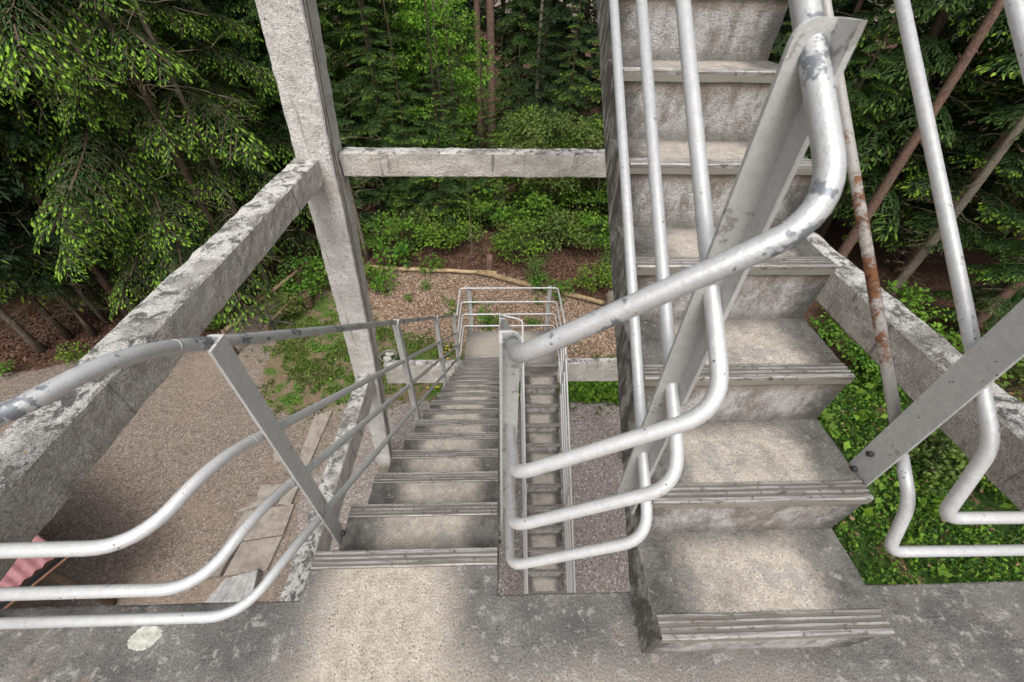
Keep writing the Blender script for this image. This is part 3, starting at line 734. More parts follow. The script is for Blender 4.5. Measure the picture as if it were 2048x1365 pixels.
def twig_mesh(name, seed, z0, z1, n, L, mat, droop=.12, w0=.028):
    """dead side branches with a few forks"""
    rng = np.random.default_rng(seed); B = []; D = []; Ln = []; W = []
    for i in range(n):
        z = rng.uniform(z0, z1); az = rng.uniform(0, 2 * math.pi); l = L * rng.uniform(.35, 1.1)
        d = np.array([math.cos(az), math.sin(az), rng.uniform(-.25, .25)]); p = np.array([0, 0, z]); k = 5
        for j in range(k):
            dd = d + rng.normal(0, .10, 3) + np.array([0, 0, -droop * j / k]); B.append(p); D.append(dd); Ln.append(l / k * 1.04); W.append(w0 * (1 - .8 * j / k) * (.5 + l / L * .5))
            p = p + unit(dd) * l / k
            if j >= 1:
                for q in range(2):
                    B.append(p); D.append(dd + rng.normal(0, .6, 3)); Ln.append(l * rng.uniform(.12, .3)); W.append(w0 * .35)
    B = np.array(B); n = len(B); V, A = ribbons(rng, B, np.array(D), np.array(Ln), np.array(W), np.tile(rng.uniform(0, 1, (n, 1)), (1, 3)), spread=1.0, curl=.06, shape=(1, .9, .6))
    return quad_mesh(name, V, A, mat)
def leaf_mesh(name, seed, clumps, per, size, mat, flat=.45, shape=(.15, 1., .12), bright=.5, stems=True, droop=.25, cr=.55):
    """clumps: list of (x,y,z,r); leaves scattered in flattened clumps"""
    rng = np.random.default_rng(seed); B = []; D = []; TV = []
    for (x, y, z, r) in clumps:
        n = max(4, int(per * (r / cr) ** 2)); v = unit(rng.normal(0, 1, (n, 3))); q = rng.uniform(0, 1, (n, 1)) ** .45
        p = v * q * r; p[:, 2] *= flat; B.append(p + np.array([x, y, z]))
        d = v * np.array([1, 1, .3]) + rng.normal(0, .55, (n, 3)); d[:, 2] -= droop; D.append(d)
        b = np.clip(rng.normal(bright + rng.uniform(-.25, .25), .22, n), 0, 1); TV.append(np.stack([b * .8, b, b], 1))
    B = np.concatenate(B); D = np.concatenate(D); TV = np.concatenate(TV); n = len(B)
    sz = size * rng.uniform(.6, 1.3, n)
    V, A = ribbons(rng, B, D, sz, sz * .72, TV, spread=.45, curl=.18, shape=shape)
    if stems:
        c = np.array(clumps); m = len(c); root = np.zeros((m, 3)); root[:, 2] = np.maximum(0, c[:, 2] * .35 - .1); dv = c[:, :3] - root
        V2, A2 = ribbons(rng, root, dv, np.linalg.norm(dv, axis=1), np.full(m, .03 + .004 * size), np.full((m, 3), -1.), shape=(1, .7, .3), curl=.05)
        V = np.concatenate([V, V2]); A = np.concatenate([A, A2])
    return quad_mesh(name, V, A, mat)
def plant(name, label, cat, loc, crown, trunk=None, tmat=None, extra=None, rz=0., sc=1., group=None):
    root = empty(name, loc, label, cat, group); root.rotation_euler.z = rz; root.scale = (sc,) * 3
    if crown is not None:
        c = link('crown', crown); c.parent = root
    if trunk is not None:
        t = link('trunk', trunk, tmat); t.parent = root
    if extra is not None:
        e = link('dead_branches', extra); e.parent = root
    return root

TB = [bough(11 + k, nb=32, sp=.0235, tl=.034, tw=.0078, rise=.20, droop=.42, hang=.55, lmax=.42, bright=.85) for k in range(3)]        # hanging spruce
TM = [bough(31 + k, nb=15, sp=.048, tl=.075, tw=.019, rise=.10, droop=.32, hang=.4, lmax=.46, bright=.55, wood=False) for k in range(3)]
TF = [bough(51 + k, nb=14, sp=.048, tl=.080, tw=.021, rise=.06, droop=.16, hang=.16, lmax=.50, bright=.62, wood=False) for k in range(3)]   # flat fir sprays
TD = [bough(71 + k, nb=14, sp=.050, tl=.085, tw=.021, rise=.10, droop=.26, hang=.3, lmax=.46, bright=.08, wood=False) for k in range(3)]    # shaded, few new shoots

def P_(x, y): return Vector((x, y, GZ))
# the big hanging spruce on the left
cm = conifer_mesh('crown', 5, 23, 2.3, 6.0, 120, TB, M_spruce, -8, 10, .82, top=12.5, dens=.95, kk=(.45, .7, .9, 1., 1.))
plant('spruce_tree', 'large spruce with hanging boughs and bright new tips beyond left beam', 'tree', gnd(418, 556), cm, trunk_mesh('trunk', 20, .26, .05, 2), M_bark_grey, None, .4)

# background conifers (a few kinds, placed as individual trees)
CM = [conifer_mesh('crown', 100 + k, 19, 1.2 + .5 * k, 3.3, 66, TM, M_spruce, -14, 12, .8, top=16, dens=1.) for k in range(2)]
CF = [conifer_mesh('crown', 120 + k, 17, .9 + .5 * k, 2.9, 66, TF, M_fir, -6, 14, .85, top=15, dens=1.) for k in range(2)]
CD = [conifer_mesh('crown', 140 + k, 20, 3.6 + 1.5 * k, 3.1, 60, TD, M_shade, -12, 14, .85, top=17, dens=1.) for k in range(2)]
TR = [trunk_mesh('trunk', 18, .17, .03, 20 + k) for k in range(3)]
TRL = [trunk_mesh('trunk', 20, .27, .08, 30 + k, .25) for k in range(2)]
TRT = [trunk_mesh('trunk', 17, .115, .03, 40 + k, .3, 7) for k in range(3)]
DT = [twig_mesh('dead_branches', 60 + k, .8, 7.5, 70, 1.9, M_dead) for k in range(3)]
def con(label, x, y, crown, trunk=0, tm=M_bark_dark, sc=1., rz=0., extra=None, group=None, name='conifer_tree'):
    tr = trunk
    if tm is not None and tr is not None:
        key = (tr.name, tm.name)
        if key not in TC: c = tr.copy(); c.materials.clear(); c.materials.append(tm); TC[key] = c
        tr = TC[key]
    return plant(name, label, 'tree', P_(x, y), crown, tr, None, extra, rz, sc, group)
TC = {}
# forest edge behind the chip area: individually recognisable trees
con('dark fir with layered bright-tipped sprays left of the centre, above far beam', -5.2, 20.5, CF[0], TR[0], rz=.3, sc=1.05)
con('fir with bright tips right of the leaning column, under far beam', -3.6, 17.0, CF[1], TR[1], rz=1.2, sc=.46)
con('small fir with grey-green needles under the middle of far beam', -.6, 17.4, CF[0], TR[2], rz=2.2, sc=.40)
con('pale green young fir standing in second row left of pink trunks', -4.6, 25.5, CM[0], TR[0], rz=.1, sc=.9)
con('fir with bright layered sprays beside the rising flight, above far beam', 5.8, 20.5, CF[1], TR[1], rz=2.9, sc=1.0)
con('fir low beside the stair edge under right end of far beam', 5.4, 16.2, CF[0], TR[2], rz=4.0, sc=.55)
con('broad spruce directly behind the leaning column', -8.2, 18.5, CM[1], TR[0], rz=5.0, sc=1.0)
con('spruce between the large hanging spruce and the leaning column', -11.0, 20.0, CM[0], TR[1], rz=3.3, sc=1.05)
con('spruce at far upper left behind the hanging spruce', -17.5, 17.5, CM[1], TR[2], rz=1.3, sc=1.1)
con('spruce at the left picture edge behind the hanging spruce boughs', -19.0, 12.5, CM[0], TR[0], rz=2.3, sc=1.1)
con('bright-tipped spruce right of the rising flight near top post', 11.4, 14.6, CM[1], TR[1], rz=.6, sc=.56)
con('dark spruce behind the thick red trunk at upper right', 16.0, 17.5, CD[0], TR[2], rz=1.7, sc=1.0, extra=DT[0])
con('low bright-tipped spruce behind right beam and tall silver rail', 15.0, 9.6, CM[0], TR[0], rz=3.9, sc=.52)
con('spruce at the right picture edge with grey-green hanging twigs', 20.0, 12.5, CD[1], TR[1], rz=4.4, sc=.9)
for i, (x, y, m_, sc, lab) in enumerate([(-6.3, 16.6, CF[0], .55, 'low fir right behind the leaning column at log height'), (-2.2, 16.2, CF[1], .5, 'low fir with bright tips behind the peeled log'), (-4.8, 18.6, CM[0], .55, 'spruce second row behind low firs near the column'),
        (-1.9, 19.2, CF[0], .42, 'fir second row in the centre under far beam'), (.9, 19.9, CD[0], .36, 'dark spruce second row behind the saplings'), (3.1, 19.6, CM[1], .5, 'spruce second row behind the olive bush'),
        (6.6, 17.6, CD[1], .7, 'dark fir second row near the stair edge'), (4.9, 18.8, CF[1], .7, 'fir second row right of the olive bush'), (-9.4, 16.2, CM[1], .6, 'low spruce left of the leaning column behind pole fence'),
        (8.6, 14.4, CM[0], .5, 'low spruce hidden mostly by the rising flight'), (12.6, 19.5, CD[1], 1., 'dark spruce behind the twiggy trunks at upper right'), (19.5, 17.0, CD[0], 1., 'dark spruce at the upper right corner'), (13.6, 16.6, CD[1], .55, 'low dark spruce behind the thick reddish trunk'), (16.6, 14.2, CD[0], .5, 'low dark spruce between reddish and pale grey trunk'), (18.2, 10.2, CD[1], .5, 'low dark spruce right of the pale grey trunk'), (11.2, 17.8, CF[1], .5, 'low fir behind the steps at upper right'), (21.5, 8.5, CM[0], .6, 'low spruce far right beyond the beam'), (-1.2, 29.6, CD[0], .95, 'dark spruce behind the pine pair, left'), (1.4, 29.0, CM[1], .8, 'spruce right behind the pine pair'), (3.4, 26.6, CF[0], .85, 'fir right of the slim grey-brown trunk'), (-3.0, 27.8, CM[0], .85, 'spruce behind the bright broad-leaved tree'), (.4, 32.5, CD[1], 1.1, 'farthest dark spruce in the gap of the pine pair'), (2.6, 31.5, CF[1], 1.1, 'farthest fir in the gap right of the pine pair'), (2.2, 23.2, CD[0], .5, 'low dark spruce right of the pine pair'), (.2, 23.6, CM[0], .36, 'low spruce at the foot of the pine pair')]):
    con(lab, x, y, m_, TR[i % 3], rz=i * 1.9, sc=sc)
# tall bare trunks
for (px, py, dist_y, r, tm, label, tr) in [
        (984, 262, 25.5, 1., M_bark_red, 'tall pinkish pine trunk right of centre pair', 0), (962, 262, 27.0, .85, M_bark_red, 'tall pinkish pine trunk left of centre pair', 1),
        (1073, 200, 26.5, .55, M_bark_grey, 'slim grey-brown trunk right of the pine pair', 0)]:
    q = pix(px, py, y=dist_y); con(label, q.x, q.y, None, TRL[tr], tm, r, rz=px, name='pine_tree')
for (px, py, r, tm, label, tr, ex) in [
        (1652, 560, .72, M_bark_red, 'thick reddish trunk slanting across upper right behind the silver rail', 0, None), (1770, 600, .58, M_bark_grey, 'pale grey trunk behind right beam, slanting to the right edge', 1, DT[1]),
        (1668, 420, .45, M_bark_grey, 'thin mossy trunk with dead twigs left of the thick reddish trunk', 0, DT[2]), (1905, 690, .6, M_bark_red, 'reddish trunk at lower right edge behind the right beam', 1, DT[0]),
        (1610, 470, .6, M_bark_dark, 'dark reddish trunk close behind the rising flight', 1, None), (1735, 420, .4, M_bark_grey, 'thin dead-twigged trunk right of thick reddish trunk', 0, DT[1])]:
    q = gnd(px, py); con(label, q.x, q.y, None, TRL[tr], tm, r, rz=px * .7, extra=ex, name='pine_tree')
for i, (px, py, r, tm, label) in enumerate([
        (82, 700, .8, M_bark_grey, 'thin bare trunk nearest the left edge at the forest border'), (140, 676, .7, M_bark_dark, 'second thin bare trunk from the left edge'), (190, 668, .6, M_bark_dark, 'third thin bare trunk from the left edge, slightly paler'),
        (258, 628, 1.0, M_bark_red, 'reddish bare trunk left of the upper left beam'), (208, 640, .5, M_bark_grey, 'very thin trunk just left of the reddish bare trunk'), (310, 590, .7, M_bark_grey, 'mossy bare trunk touching the upper left beam'),
        (505, 606, 1.1, M_bark_dark, 'brown trunk under the upper left beam beside the pole fence'), (545, 585, .8, M_bark_grey, 'mossy trunk behind the pole fence'), (735, 520, .7, M_bark_grey, 'short pale trunk right of the leaning column at forest border'),
        (944, 520, .20, M_bark_grey, 'thin sapling stem in front of dark wood behind the logs'), (964, 516, .17, M_bark_dark, 'thinnest sapling stem right of the other sapling')]):
    q = gnd(px, py); con(label, q.x, q.y, CD[i % 2] if i < 6 else None, TRT[i % 3], tm, r * (1. if i < 9 else 1.), rz=i * 1.7, extra=DT[i % 3], name='young_tree')
# rows behind, no two of them distinguishable in the photo
rng = random.Random(4); spots = []
for ring, (r0, r1, n) in enumerate([(20, 27, 34), (27, 36, 40), (36, 52, 34)]):
    k = 0; tries = 0
    while k < n and tries < 4000:
        tries += 1
        a = math.radians(rng.uniform(-66, 66)); rr = rng.uniform(r0, r1); x, y = math.sin(a) * rr, math.cos(a) * rr
        if abs(x) < 9 and y < 23.5: continue
        if -3.2 < x < 3.6 and y < 29: continue
        if any((x - p[0]) ** 2 + (y - p[1]) ** 2 < (2.3 + ring * .25) ** 2 for p in spots): continue
        spots.append((x, y, ring)); k += 1
for i, (x, y, ring) in enumerate(spots):
    side = abs(x) > 9
    crown = [CD[0], CM[0], CD[1], CF[1], CD[0], CM[1]][i % 6] if ring < 1 else [CD[0], CD[1], CM[i % 2], CF[0], CD[1]][i % 5]
    lab_ = ['dark conifer in the dense forest left of the leaning column', 'dark conifer in the dense forest between leaning column and rising flight', 'dark conifer in the dense forest right of the rising flight'][0 if x < -.30 * y else (1 if x < .32 * y else 2)]
    con(lab_, x, y, crown, TR[i % 3], M_bark_dark if i % 3 else M_bark_red, rng.uniform(.9, 1.25), rng.uniform(0, 6.28), DT[i % 3] if (ring < 2 and i % 2) else None, 'conifers: ' + lab_[-34:])

# broad-leaved trees
def ell(seed, n, rx, ry, z0, z1, r):
    g = np.random.default_rng(seed); out = []
    for i in range(n):
        v = unit(g.normal(0, 1, 3)); q = g.uniform(.45, 1) ** .6; zc = (z0 + z1) / 2; hz = (z1 - z0) / 2
        out.append((v[0] * rx * q, v[1] * ry * q, zc + v[2] * hz * q, r * g.uniform(.6, 1.25)))
    return out
cl = leaf_mesh('crown', 7, ell(3, 150, 2.2, 1.8, .8, 9.0, .5), 105, .12, M_leaf, bright=.85)
plant('beech_tree', 'bright green broad-leaved tree in the centre left of the pine trunks', 'tree', P_(-2.6, 21.6), cl, trunk_mesh('trunk', 8.5, .12, .03, 3), M_bark_grey)
cl = leaf_mesh('crown', 8, ell(4, 60, 1.9, 1.6, 3.2, 8, .6), 85, .14, M_leaf, bright=.6)
plant('beech_tree', 'leafy green tree at top centre behind the leaning column', 'tree', P_(-6.6, 24.5), cl, trunk_mesh('trunk', 8, .12, .03, 4), M_bark_grey)
cl = leaf_mesh('crown', 9, ell(5, 46, 2.2, 1.5, 1.9, 4.9, .62), 120, .105, M_olive, bright=.55, flat=.55)
plant('hazel_bush', 'tall olive green bush under and above right half of far beam', 'bush', P_(2.3, 17.2), cl, trunk_mesh('trunk', 3.5, .07, .03, 5), M_bark_grey)
cl2 = leaf_mesh('crown', 10, ell(6, 40, 1.5, 1.3, .9, 4.6, .55), 100, .11, M_leaf, bright=.28)
plant('hazel_bush', 'dark leafy bush right of the olive bush under far beam', 'bush', P_(4.2, 17.0), cl2, trunk_mesh('trunk', 3, .06, .03, 6), M_bark_grey)
plant('hazel_bush', 'dark leafy bush filling the gap below the olive bush', 'bush', P_(1.4, 18.9), cl2, None, None, None, 2.)
SH = [leaf_mesh('crown', 200 + k, ell(40 + k, 20, .75, .65, .18, 1.15, .33), 60, .085, M_leaf, bright=.55, cr=.35) for k in range(3)]
SO = [leaf_mesh('crown', 220 + k, ell(50 + k, 20, .75, .65, .18, 1.1, .33), 60, .08, M_olive, bright=.5, cr=.35) for k in range(2)]
SW = [leaf_mesh('crown', 240 + k, ell(60 + k, 10, .34, .34, .08, .48, .2), 34, .085, M_weed, bright=.6, cr=.25) for k in range(3)]
shr = [(830, 505, SH[0], 1.3, 'rounded green shrub behind the peeled log, left of saplings'), (895, 500, SH[1], 1.25, 'green shrub behind the log, just left of the sapling stems'),
       (1035, 525, SH[2], 1.35, 'bright green shrub right of the stump behind the logs'), (1085, 505, SO[0], 1.4, 'olive shrub behind the bright green shrub'), (1135, 500, SO[1], 1.5, 'broad olive shrub at the right forest border'),
       (1180, 495, SH[0], 1.35, 'green shrub at far right of the forest border beside stair edge'), (1075, 560, SO[0], .8, 'small yellow-green shrub just above the brown log'), (1185, 580, SH[1], .95, 'low shrub above the right end of brown log'),
       (1225, 560, SO[1], 1.0, 'low olive shrub touching the stair edge above the brown log'), (790, 535, SW[0], 1.9, 'fresh green weed clump over the left log end'), (755, 560, SW[1], 1.5, 'weed clump in front of left log near the column'),
       (720, 575, SW[2], 1.6, 'weed clump beside the leaning column at the chip border'), (775, 585, SW[0], 1.2, 'lower weed clump on chips near the column'), (620, 590, SH[2], 1.15, 'yellow-green shrub growing over the stump left of the column'), (665, 580, SH[0], 1.1, 'leafy shrub directly left of the leaning column'),
       (590, 625, SO[1], .85, 'small pale shrub over the pole at the grass tip'), (860, 545, SW[1], 1.2, 'small weeds at the peeled log, left of the stump'), (985, 600, SW[2], .0, ''),
       (975, 652, SW[0], 1.15, 'lush weed clump behind left half of the small landing'), (1065, 648, SW[1], .6, 'small weed behind right half of the small landing'), (1115, 595, SW[2], 1.2, 'weeds below the brown log right of the far railing'), (1085, 585, SW[0], 1.2, 'dark weeds below the brown log at the railing post'),
       (855, 578, SW[1], .55, 'small solitary weed on the wood chips'), (820, 600, SW[2], .5, 'tiny weed pair on chips left of the railing'), (1150, 660, SW[0], .5, 'small weed on chips right of the landing'), (940, 610, SW[1], .5, 'small weed behind the far left railing post'), (1075, 610, SW[2], .45, 'tiny weed seen through the far railing'),
       (480, 708, SW[0], .0, ''), (165, 715, SW[1], .9, 'low weed at forest border left of the upper beam'), (10, 745, SW[2], .9, 'small green weed at the left picture edge'), (440, 655, SH[1], .75, 'bright small sapling under the upper left beam')]
for i, (px, py, me_, sc, lab) in enumerate(shr):
    if sc: plant('leafy_shrub' if me_ not in SW else 'weed_plant', lab, 'shrub' if me_ not in SW else 'weed', gnd(px, py), me_, rz=i * 1.3, sc=sc)
for i, (x, y, me_, sc, lab) in enumerate([(.5, 17.0, SH[1], 1.9, 'leafy dark shrub right behind the saplings'), (1.7, 16.5, SH[0], 1.7, 'leafy shrub between bright green and olive shrubs, second row'), (-.9, 18.6, SO[0], 1.9, 'olive shrub deep in the dark gap behind the saplings'), (3.2, 15.9, SH[2], 1.6, 'leafy shrub under the olive bush'), (2.4, 19.0, SH[1], 2.1, 'leafy shrub behind the olive bush trunk'),
        (-2.9, 15.6, SO[1], 1.4, 'olive shrub behind the peeled log in front of low firs'), (5.0, 14.6, SH[0], 1.5, 'leafy shrub at stair edge behind the border'), (-1.4, 16.2, SH[2], 1.5, 'leafy shrub left of the saplings, second row'), (.4, 15.2, SO[1], 1.0, 'low olive shrub right of the saplings'), (-5.0, 15.2, SH[1], 1.3, 'leafy shrub at the left log end under firs')]):
    plant('leafy_shrub', lab, 'shrub', P_(x, y), me_, rz=i * 1.1, sc=sc)
# undergrowth right of the tower
for i, (px, py, me_, sc, lab) in enumerate([(1660, 690, SH[0], 1.3, 'green undergrowth shrub under upper end of the right beam'), (1710, 720, SO[0], 1.3, 'olive undergrowth shrub below the right beam next to the steps'), (1745, 760, SH[1], 1.2, 'dark green shrub below the rusty pipe'),
        (1850, 760, SH[2], 1.5, 'shrub beyond the right beam at lower right'), (1960, 800, SO[1], 1.5, 'olive shrub beyond right beam near the picture edge'), (1780, 680, SH[0], 1.5, 'shrub behind right beam below the pale trunk'), (1690, 640, SH[2], 1.2, 'shrub between steps and right beam'), (2040, 760, SH[1], 1.6, 'leafy shrub at the right picture edge beyond the beam'),
        (1850, 930, SO[0], 1.1, 'olive shrub under right post among ground cover'), (1960, 960, SH[1], 1.1, 'round-leaved shrub under the right beam among ground cover')]):
    plant('leafy_shrub', lab, 'shrub', gnd(px, py), me_, rz=i * 2.1, sc=sc)

# ------------------------------------------------------------------ ground cover (uncountable)
def scatter(poly, n, seed, jit=0.):
    g = np.random.default_rng(seed); a = np.array(poly); lo, hi = a.min(0) - jit, a.max(0) + jit; out = []
    c = 0
    while c < n:
        q = g.uniform(lo, hi, (n * 2, 2)); m_ = inpoly(q[:, 0] + g.normal(0, jit, len(q)), q[:, 1] + g.normal(0, jit, len(q)), poly); q = q[m_]; out.append(q); c += len(q)
    q = np.concatenate(out)[:n]
    z = np.array([GZ - .03 + hgt(float(x), float(y)) for x, y in q]); return np.concatenate([q, z[:, None]], 1), g
def cover(name, label, poly, n, seed, L, wd, mat, upk, b0, b1, jit=.25, thresh=None, lift=.0, shape=(.5, 1., .15)):
    p, g = scatter(poly, n, seed, jit)
    if thresh is not None:
        m_ = np.array([noise.noise(Vector((float(x) * .9, float(y) * .9, seed))) + .5 * noise.noise(Vector((float(x) * 3, float(y) * 3, seed))) > thresh for x, y in p[:, :2]]); p = p[m_]
    n = len(p); p[:, 2] += g.uniform(0, lift, n) if lift else 0
    d = g.normal(0, 1, (n, 3)); d[:, 2] = np.abs(d[:, 2]) * .3 + upk
    b = np.clip(g.normal((b0 + b1) / 2, (b1 - b0) / 2, n), 0, 1); ln = L * g.uniform(.5, 1.4, n)
    V, A = ribbons(g, p, d, ln, ln * wd, np.stack([b * .7, b, b], 1), spread=.7, curl=.22, shape=shape)
    o = link(name, quad_mesh(name, V, A, mat)); return tag(o, label, name.replace('_', ' ').split()[0], kind='stuff')
cover('grass', 'short green grass beside and behind the tower', POLY['grass'], 26000, 1, .11, .26, M_grass, .9, .1, .8, .35, .02)
cover('clover_weeds', 'broad-leaved weeds mixed into the grass strip', POLY['grass'], 2400, 2, .09, .7, M_weed, .5, .3, .9, .3, .05, .08, (.2, 1., .2))
strip_poly = gp([(1130, 765), (1300, 765), (1300, 800), (1135, 803)])
cover('clover_weeds', 'lush weeds in the strip right of the lower flight', strip_poly, 2200, 3, .15, .8, M_weed, .6, .3, .95, .1, None, .16, (.2, 1., .2))
cover('ground_cover', 'dense leafy ground cover below the right railing', POLY['ivy'], 42000, 4, .085, .62, M_weed, .55, .05, .85, .3, -.45, .2, (.12, 1., .08))
cover('ground_cover_grass', 'thin grass growing through the ground cover on the right', POLY['ivy'], 9000, 14, .17, .14, M_grass, .9, .1, .8, .2, -.1, .1)
cover('dead_leaves', 'brown dead leaves between the ground cover plants', POLY['ivy'], 2600, 15, .085, .7, M_litter, .1, .2, 1., .2, .1, .14, (.4, 1., .2))
cover('maple_seedlings', 'larger fresh maple leaves among the ground cover on the right', POLY['ivy'], 3000, 5, .19, .75, M_weed, .45, .3, 1., .2, .05, .5, (.12, 1., .06))
cover('wood_chips', 'loose pale wood chips on the mulched area', POLY['chips'], 34000, 6, .055, .5, M_chip, .05, .0, .9, .3, None, .02, (.9, 1., .8))
lit = gp([(560, 560), (620, 500), (900, 470), (1240, 500), (1240, 612), (1000, 545), (720, 538)])
cover('leaf_litter', 'brown leaf litter at the forest border behind the logs', lit, 7000, 7, .085, .7, M_litter, .08, .0, .45, .3, None, .02, (.5, 1., .3))
lit2 = gp([(0, 742), (120, 700), (300, 690), (460, 655), (600, 560), (560, 520), (300, 560), (0, 640)])
cover('leaf_litter', 'brown leaf litter under the bare trunks on the left', lit2, 9000, 8, .075, .7, M_litter, .08, .0, .4, .3, None, .02, (.5, 1., .3))
wp = gp([(700, 545), (1200, 600), (1220, 700), (900, 690), (750, 640)])
cover('chip_weeds', 'scattered small green weeds on the wood chips', wp, 9000, 9, .075, .7, M_weed, .6, .3, .9, .2, .62, .06, (.2, 1., .2))
# yellow flowers in the grass
p, g = scatter(gp([(880, 690), (1290, 765), (1290, 798), (850, 798)]), 160, 12)
p[:, 2] += .12; n = len(p); V, A = ribbons(g, p, g.normal(0, 1, (n, 3)) * np.array([1, 1, .1]), np.full(n, .055), np.full(n, .055), np.ones((n, 3)), spread=.2, shape=(.6, 1, .6))
tag(link('dandelion_flowers', quad_mesh('dandelion_flowers', V, A, M_yellow)), 'small yellow flowers dotted through the grass strip', 'flowers', kind='stuff')

# ------------------------------------------------------------------ small things on the ground
def log(name, label, a, b, r, mat, cat='log', lift=.0):
    a = Vector(a); b = Vector(b); L = (b - a).length; n = 26; pts = []; rads = []
    for k in range(n + 1):
        f = k / n; pts.append(a.lerp(b, f) + Vector((0, 0, r * .8 + lift + .03 * noise.noise(Vector((f * 6, r * 50, 0))))) + Vector((0, .05 * noise.noise(Vector((f * 4, r * 50, 4))), 0)))
        rads.append(r * (1.05 - .25 * f) * (1 + .08 * noise.noise(Vector((f * 20, 2, r)))))
    V, F = tube(pts, rads, 10); return tag(link(name, mesh(name, V, F, True), mat), label, cat)
log('felled_log', 'long peeled yellowish log along the forest border', gnd(718, 538), gnd(994, 549), .085, M_log)
log('felled_log', 'brown log running to the right behind the far railing', gnd(955, 548), gnd(1245, 620), .10, M_log2)
def stump(label, px, py, r, h, mat=M_log2):
    g0 = gnd(px, py); V, F = tube([g0 + Vector((0, 0, -.1)), g0 + Vector((0, 0, .08)), g0 + Vector((.01, 0, h * .6)), g0 + Vector((.02, .01, h))], [r * 1.25, r * 1.08, r, r * .97], 14)
    return tag(link('tree_stump', mesh('tree_stump', V, F, True), mat), label, 'stump')
stump('upright stump post behind the crossing of both logs', 979, 545, .12, .75, M_bark_red)
stump('short round post at the right end of the brown log', 1217, 618, .16, .7, M_bark_grey)
stump('reddish stump half covered by the yellow-green shrub', 618, 612, .15, .6, M_bark_red)
for q, lab in (((514, 593), 'lower flat cut disc lying in the litter'), ((522, 584), 'upper flat cut disc lying in the litter')):
    g0 = gnd(*q); V, F = tube([g0 + Vector((0, 0, -.02)), g0 + Vector((0, 0, .10))], [.26, .25], 16); tag(link('cut_disc', mesh('cut_disc', V, F), M_log2), lab, 'wood disc')
# pole fence at the path
fe = empty('pole_fence', gnd(520, 620), 'wooden pole fence beside the path under the left beam', 'fence')
def pole(a, b, r, nm='pole', mat=M_pole):
    V, F = tube([Vector(a), (Vector(a) + Vector(b)) / 2 + Vector((0, 0, .01)), Vector(b)], [r, r * .95, r * .9], 9); return link(nm, mesh(nm, V, F, True), mat, fe)
zf = GZ + .85
def at(px, py): return pix(px, py, z=zf)
pole(at(450, 662), at(545, 582), .062); pole(at(545, 582), at(612, 530), .062)
for q in ((447, 664), (546, 582), (614, 529)):
    a = at(*q); pole((a.x, a.y, GZ - .2), (a.x, a.y, zf + .06), .06, 'post', M_bark_red)
fe2 = empty('plank_barrier', gnd(560, 620), 'low wooden plank barrier between path and grass', 'barrier')
a = pix(533, 657, z=GZ + .5); b = pix(588, 600, z=GZ + .5)
bm = bmesh.new(); add_box(bm, 0, (b - a).length, -.04, .04, -.09, .09); bevel(bm, .006, 1)
pl = link('plank', bm_mesh('plank', bm), M_pole, fe2, a); pl.rotation_euler.z = math.atan2(b.y - a.y, b.x - a.x)
for f in (.08, .92):
    q = a.lerp(b, f); V, F = tube([(q.x, q.y, GZ - .1), (q.x, q.y, GZ + .42)], .04, 8); link('post', mesh('post', V, F, True), M_pole, fe2)
bar = empty('metal_barrier', gnd(556, 672), 'dark metal T-shaped path barrier at the grass tip', 'barrier')
a = gnd(558, 676); tp = Vector((a.x, a.y, GZ + .95))
V, F = tube([a + Vector((0, 0, -.1)), tp], .035, 8); link('post', mesh('post', V, F, True), M_hardware, bar)
m1 = pix(546, 653, z=GZ + .75); V, F = tube([tp + Vector((0, 0, -.25)), tp + Vector((.75, -.1, -.3))], .03, 8); link('arm', mesh('arm', V, F, True), M_hardware, bar)
# litter bin
bn = empty('litter_bin', gnd(785, 742), 'small round metal litter bin full of rubbish on the grass', 'bin')
bm = bmesh.new(); n = 22
def ring(r, z): return [bm.verts.new((r * math.cos(2 * math.pi * k / n), r * math.sin(2 * math.pi * k / n), z)) for k in range(n)]
rs = [ring(.20, .02), ring(.235, .58), ring(.25, .60), ring(.25, .63), ring(.225, .63), ring(.215, .58), ring(.185, .05)]
for r0, r1 in zip(rs, rs[1:]):
    for k in range(n): bm.faces.new((r0[k], r0[(k + 1) % n], r1[(k + 1) % n], r1[k]))
bm.faces.new(rs[0]); bm.faces.new(rs[-1])
link('bin_body', bm_mesh('bin_body', bm, True), M_zinc, bn, bn.location)
for k in range(7):
    g_ = random.Random(k); bm = bmesh.new(); bmesh.ops.create_icosphere(bm, subdivisions=2, radius=.075)
    for v in bm.verts: v.co *= 1 + .5 * noise.noise(v.co * 14 + Vector((k * 5, 0, 0)))
    link('rubbish', bm_mesh('rubbish', bm), M_trash if k % 3 else M_weed, bn, bn.location + Vector((.11 * math.cos(k * .9 * 1.1), .11 * math.sin(k * .99), .53 + .02 * (k % 3))))

# concrete path, kerb and stone steps left of the tower
path = empty('concrete_path', gnd(600, 1000), 'narrow cracked concrete path with kerb strips left of the tower', 'path')
def slab(name, quad, z0, z1, mat, parent, r=0.):
    bm = bmesh.new(); c = [gnd(*q) for q in quad]
    b_ = [bm.verts.new((p.x, p.y, z0)) for p in c]; t_ = [bm.verts.new((p.x, p.y, z1)) for p in c]; n = len(c)
    bm.faces.new(b_); bm.faces.new(t_[::-1])
    for i in range(n): bm.faces.new((b_[i], b_[(i + 1) % n], t_[(i + 1) % n], t_[i]))
    bmesh.ops.recalc_face_normals(bm, faces=bm.faces); bevel(bm, .012, 1)
    return link(name, bm_mesh(name, bm), mat, parent)
slab('paving_slab', [(630, 832), (666, 822), (602, 968), (575, 978)], GZ - .1, GZ + .035, M_slab, path)
slab('paving_slab', [(573, 981), (600, 971), (582, 1012), (556, 1010)], GZ - .1, GZ + .045, M_slab, path)
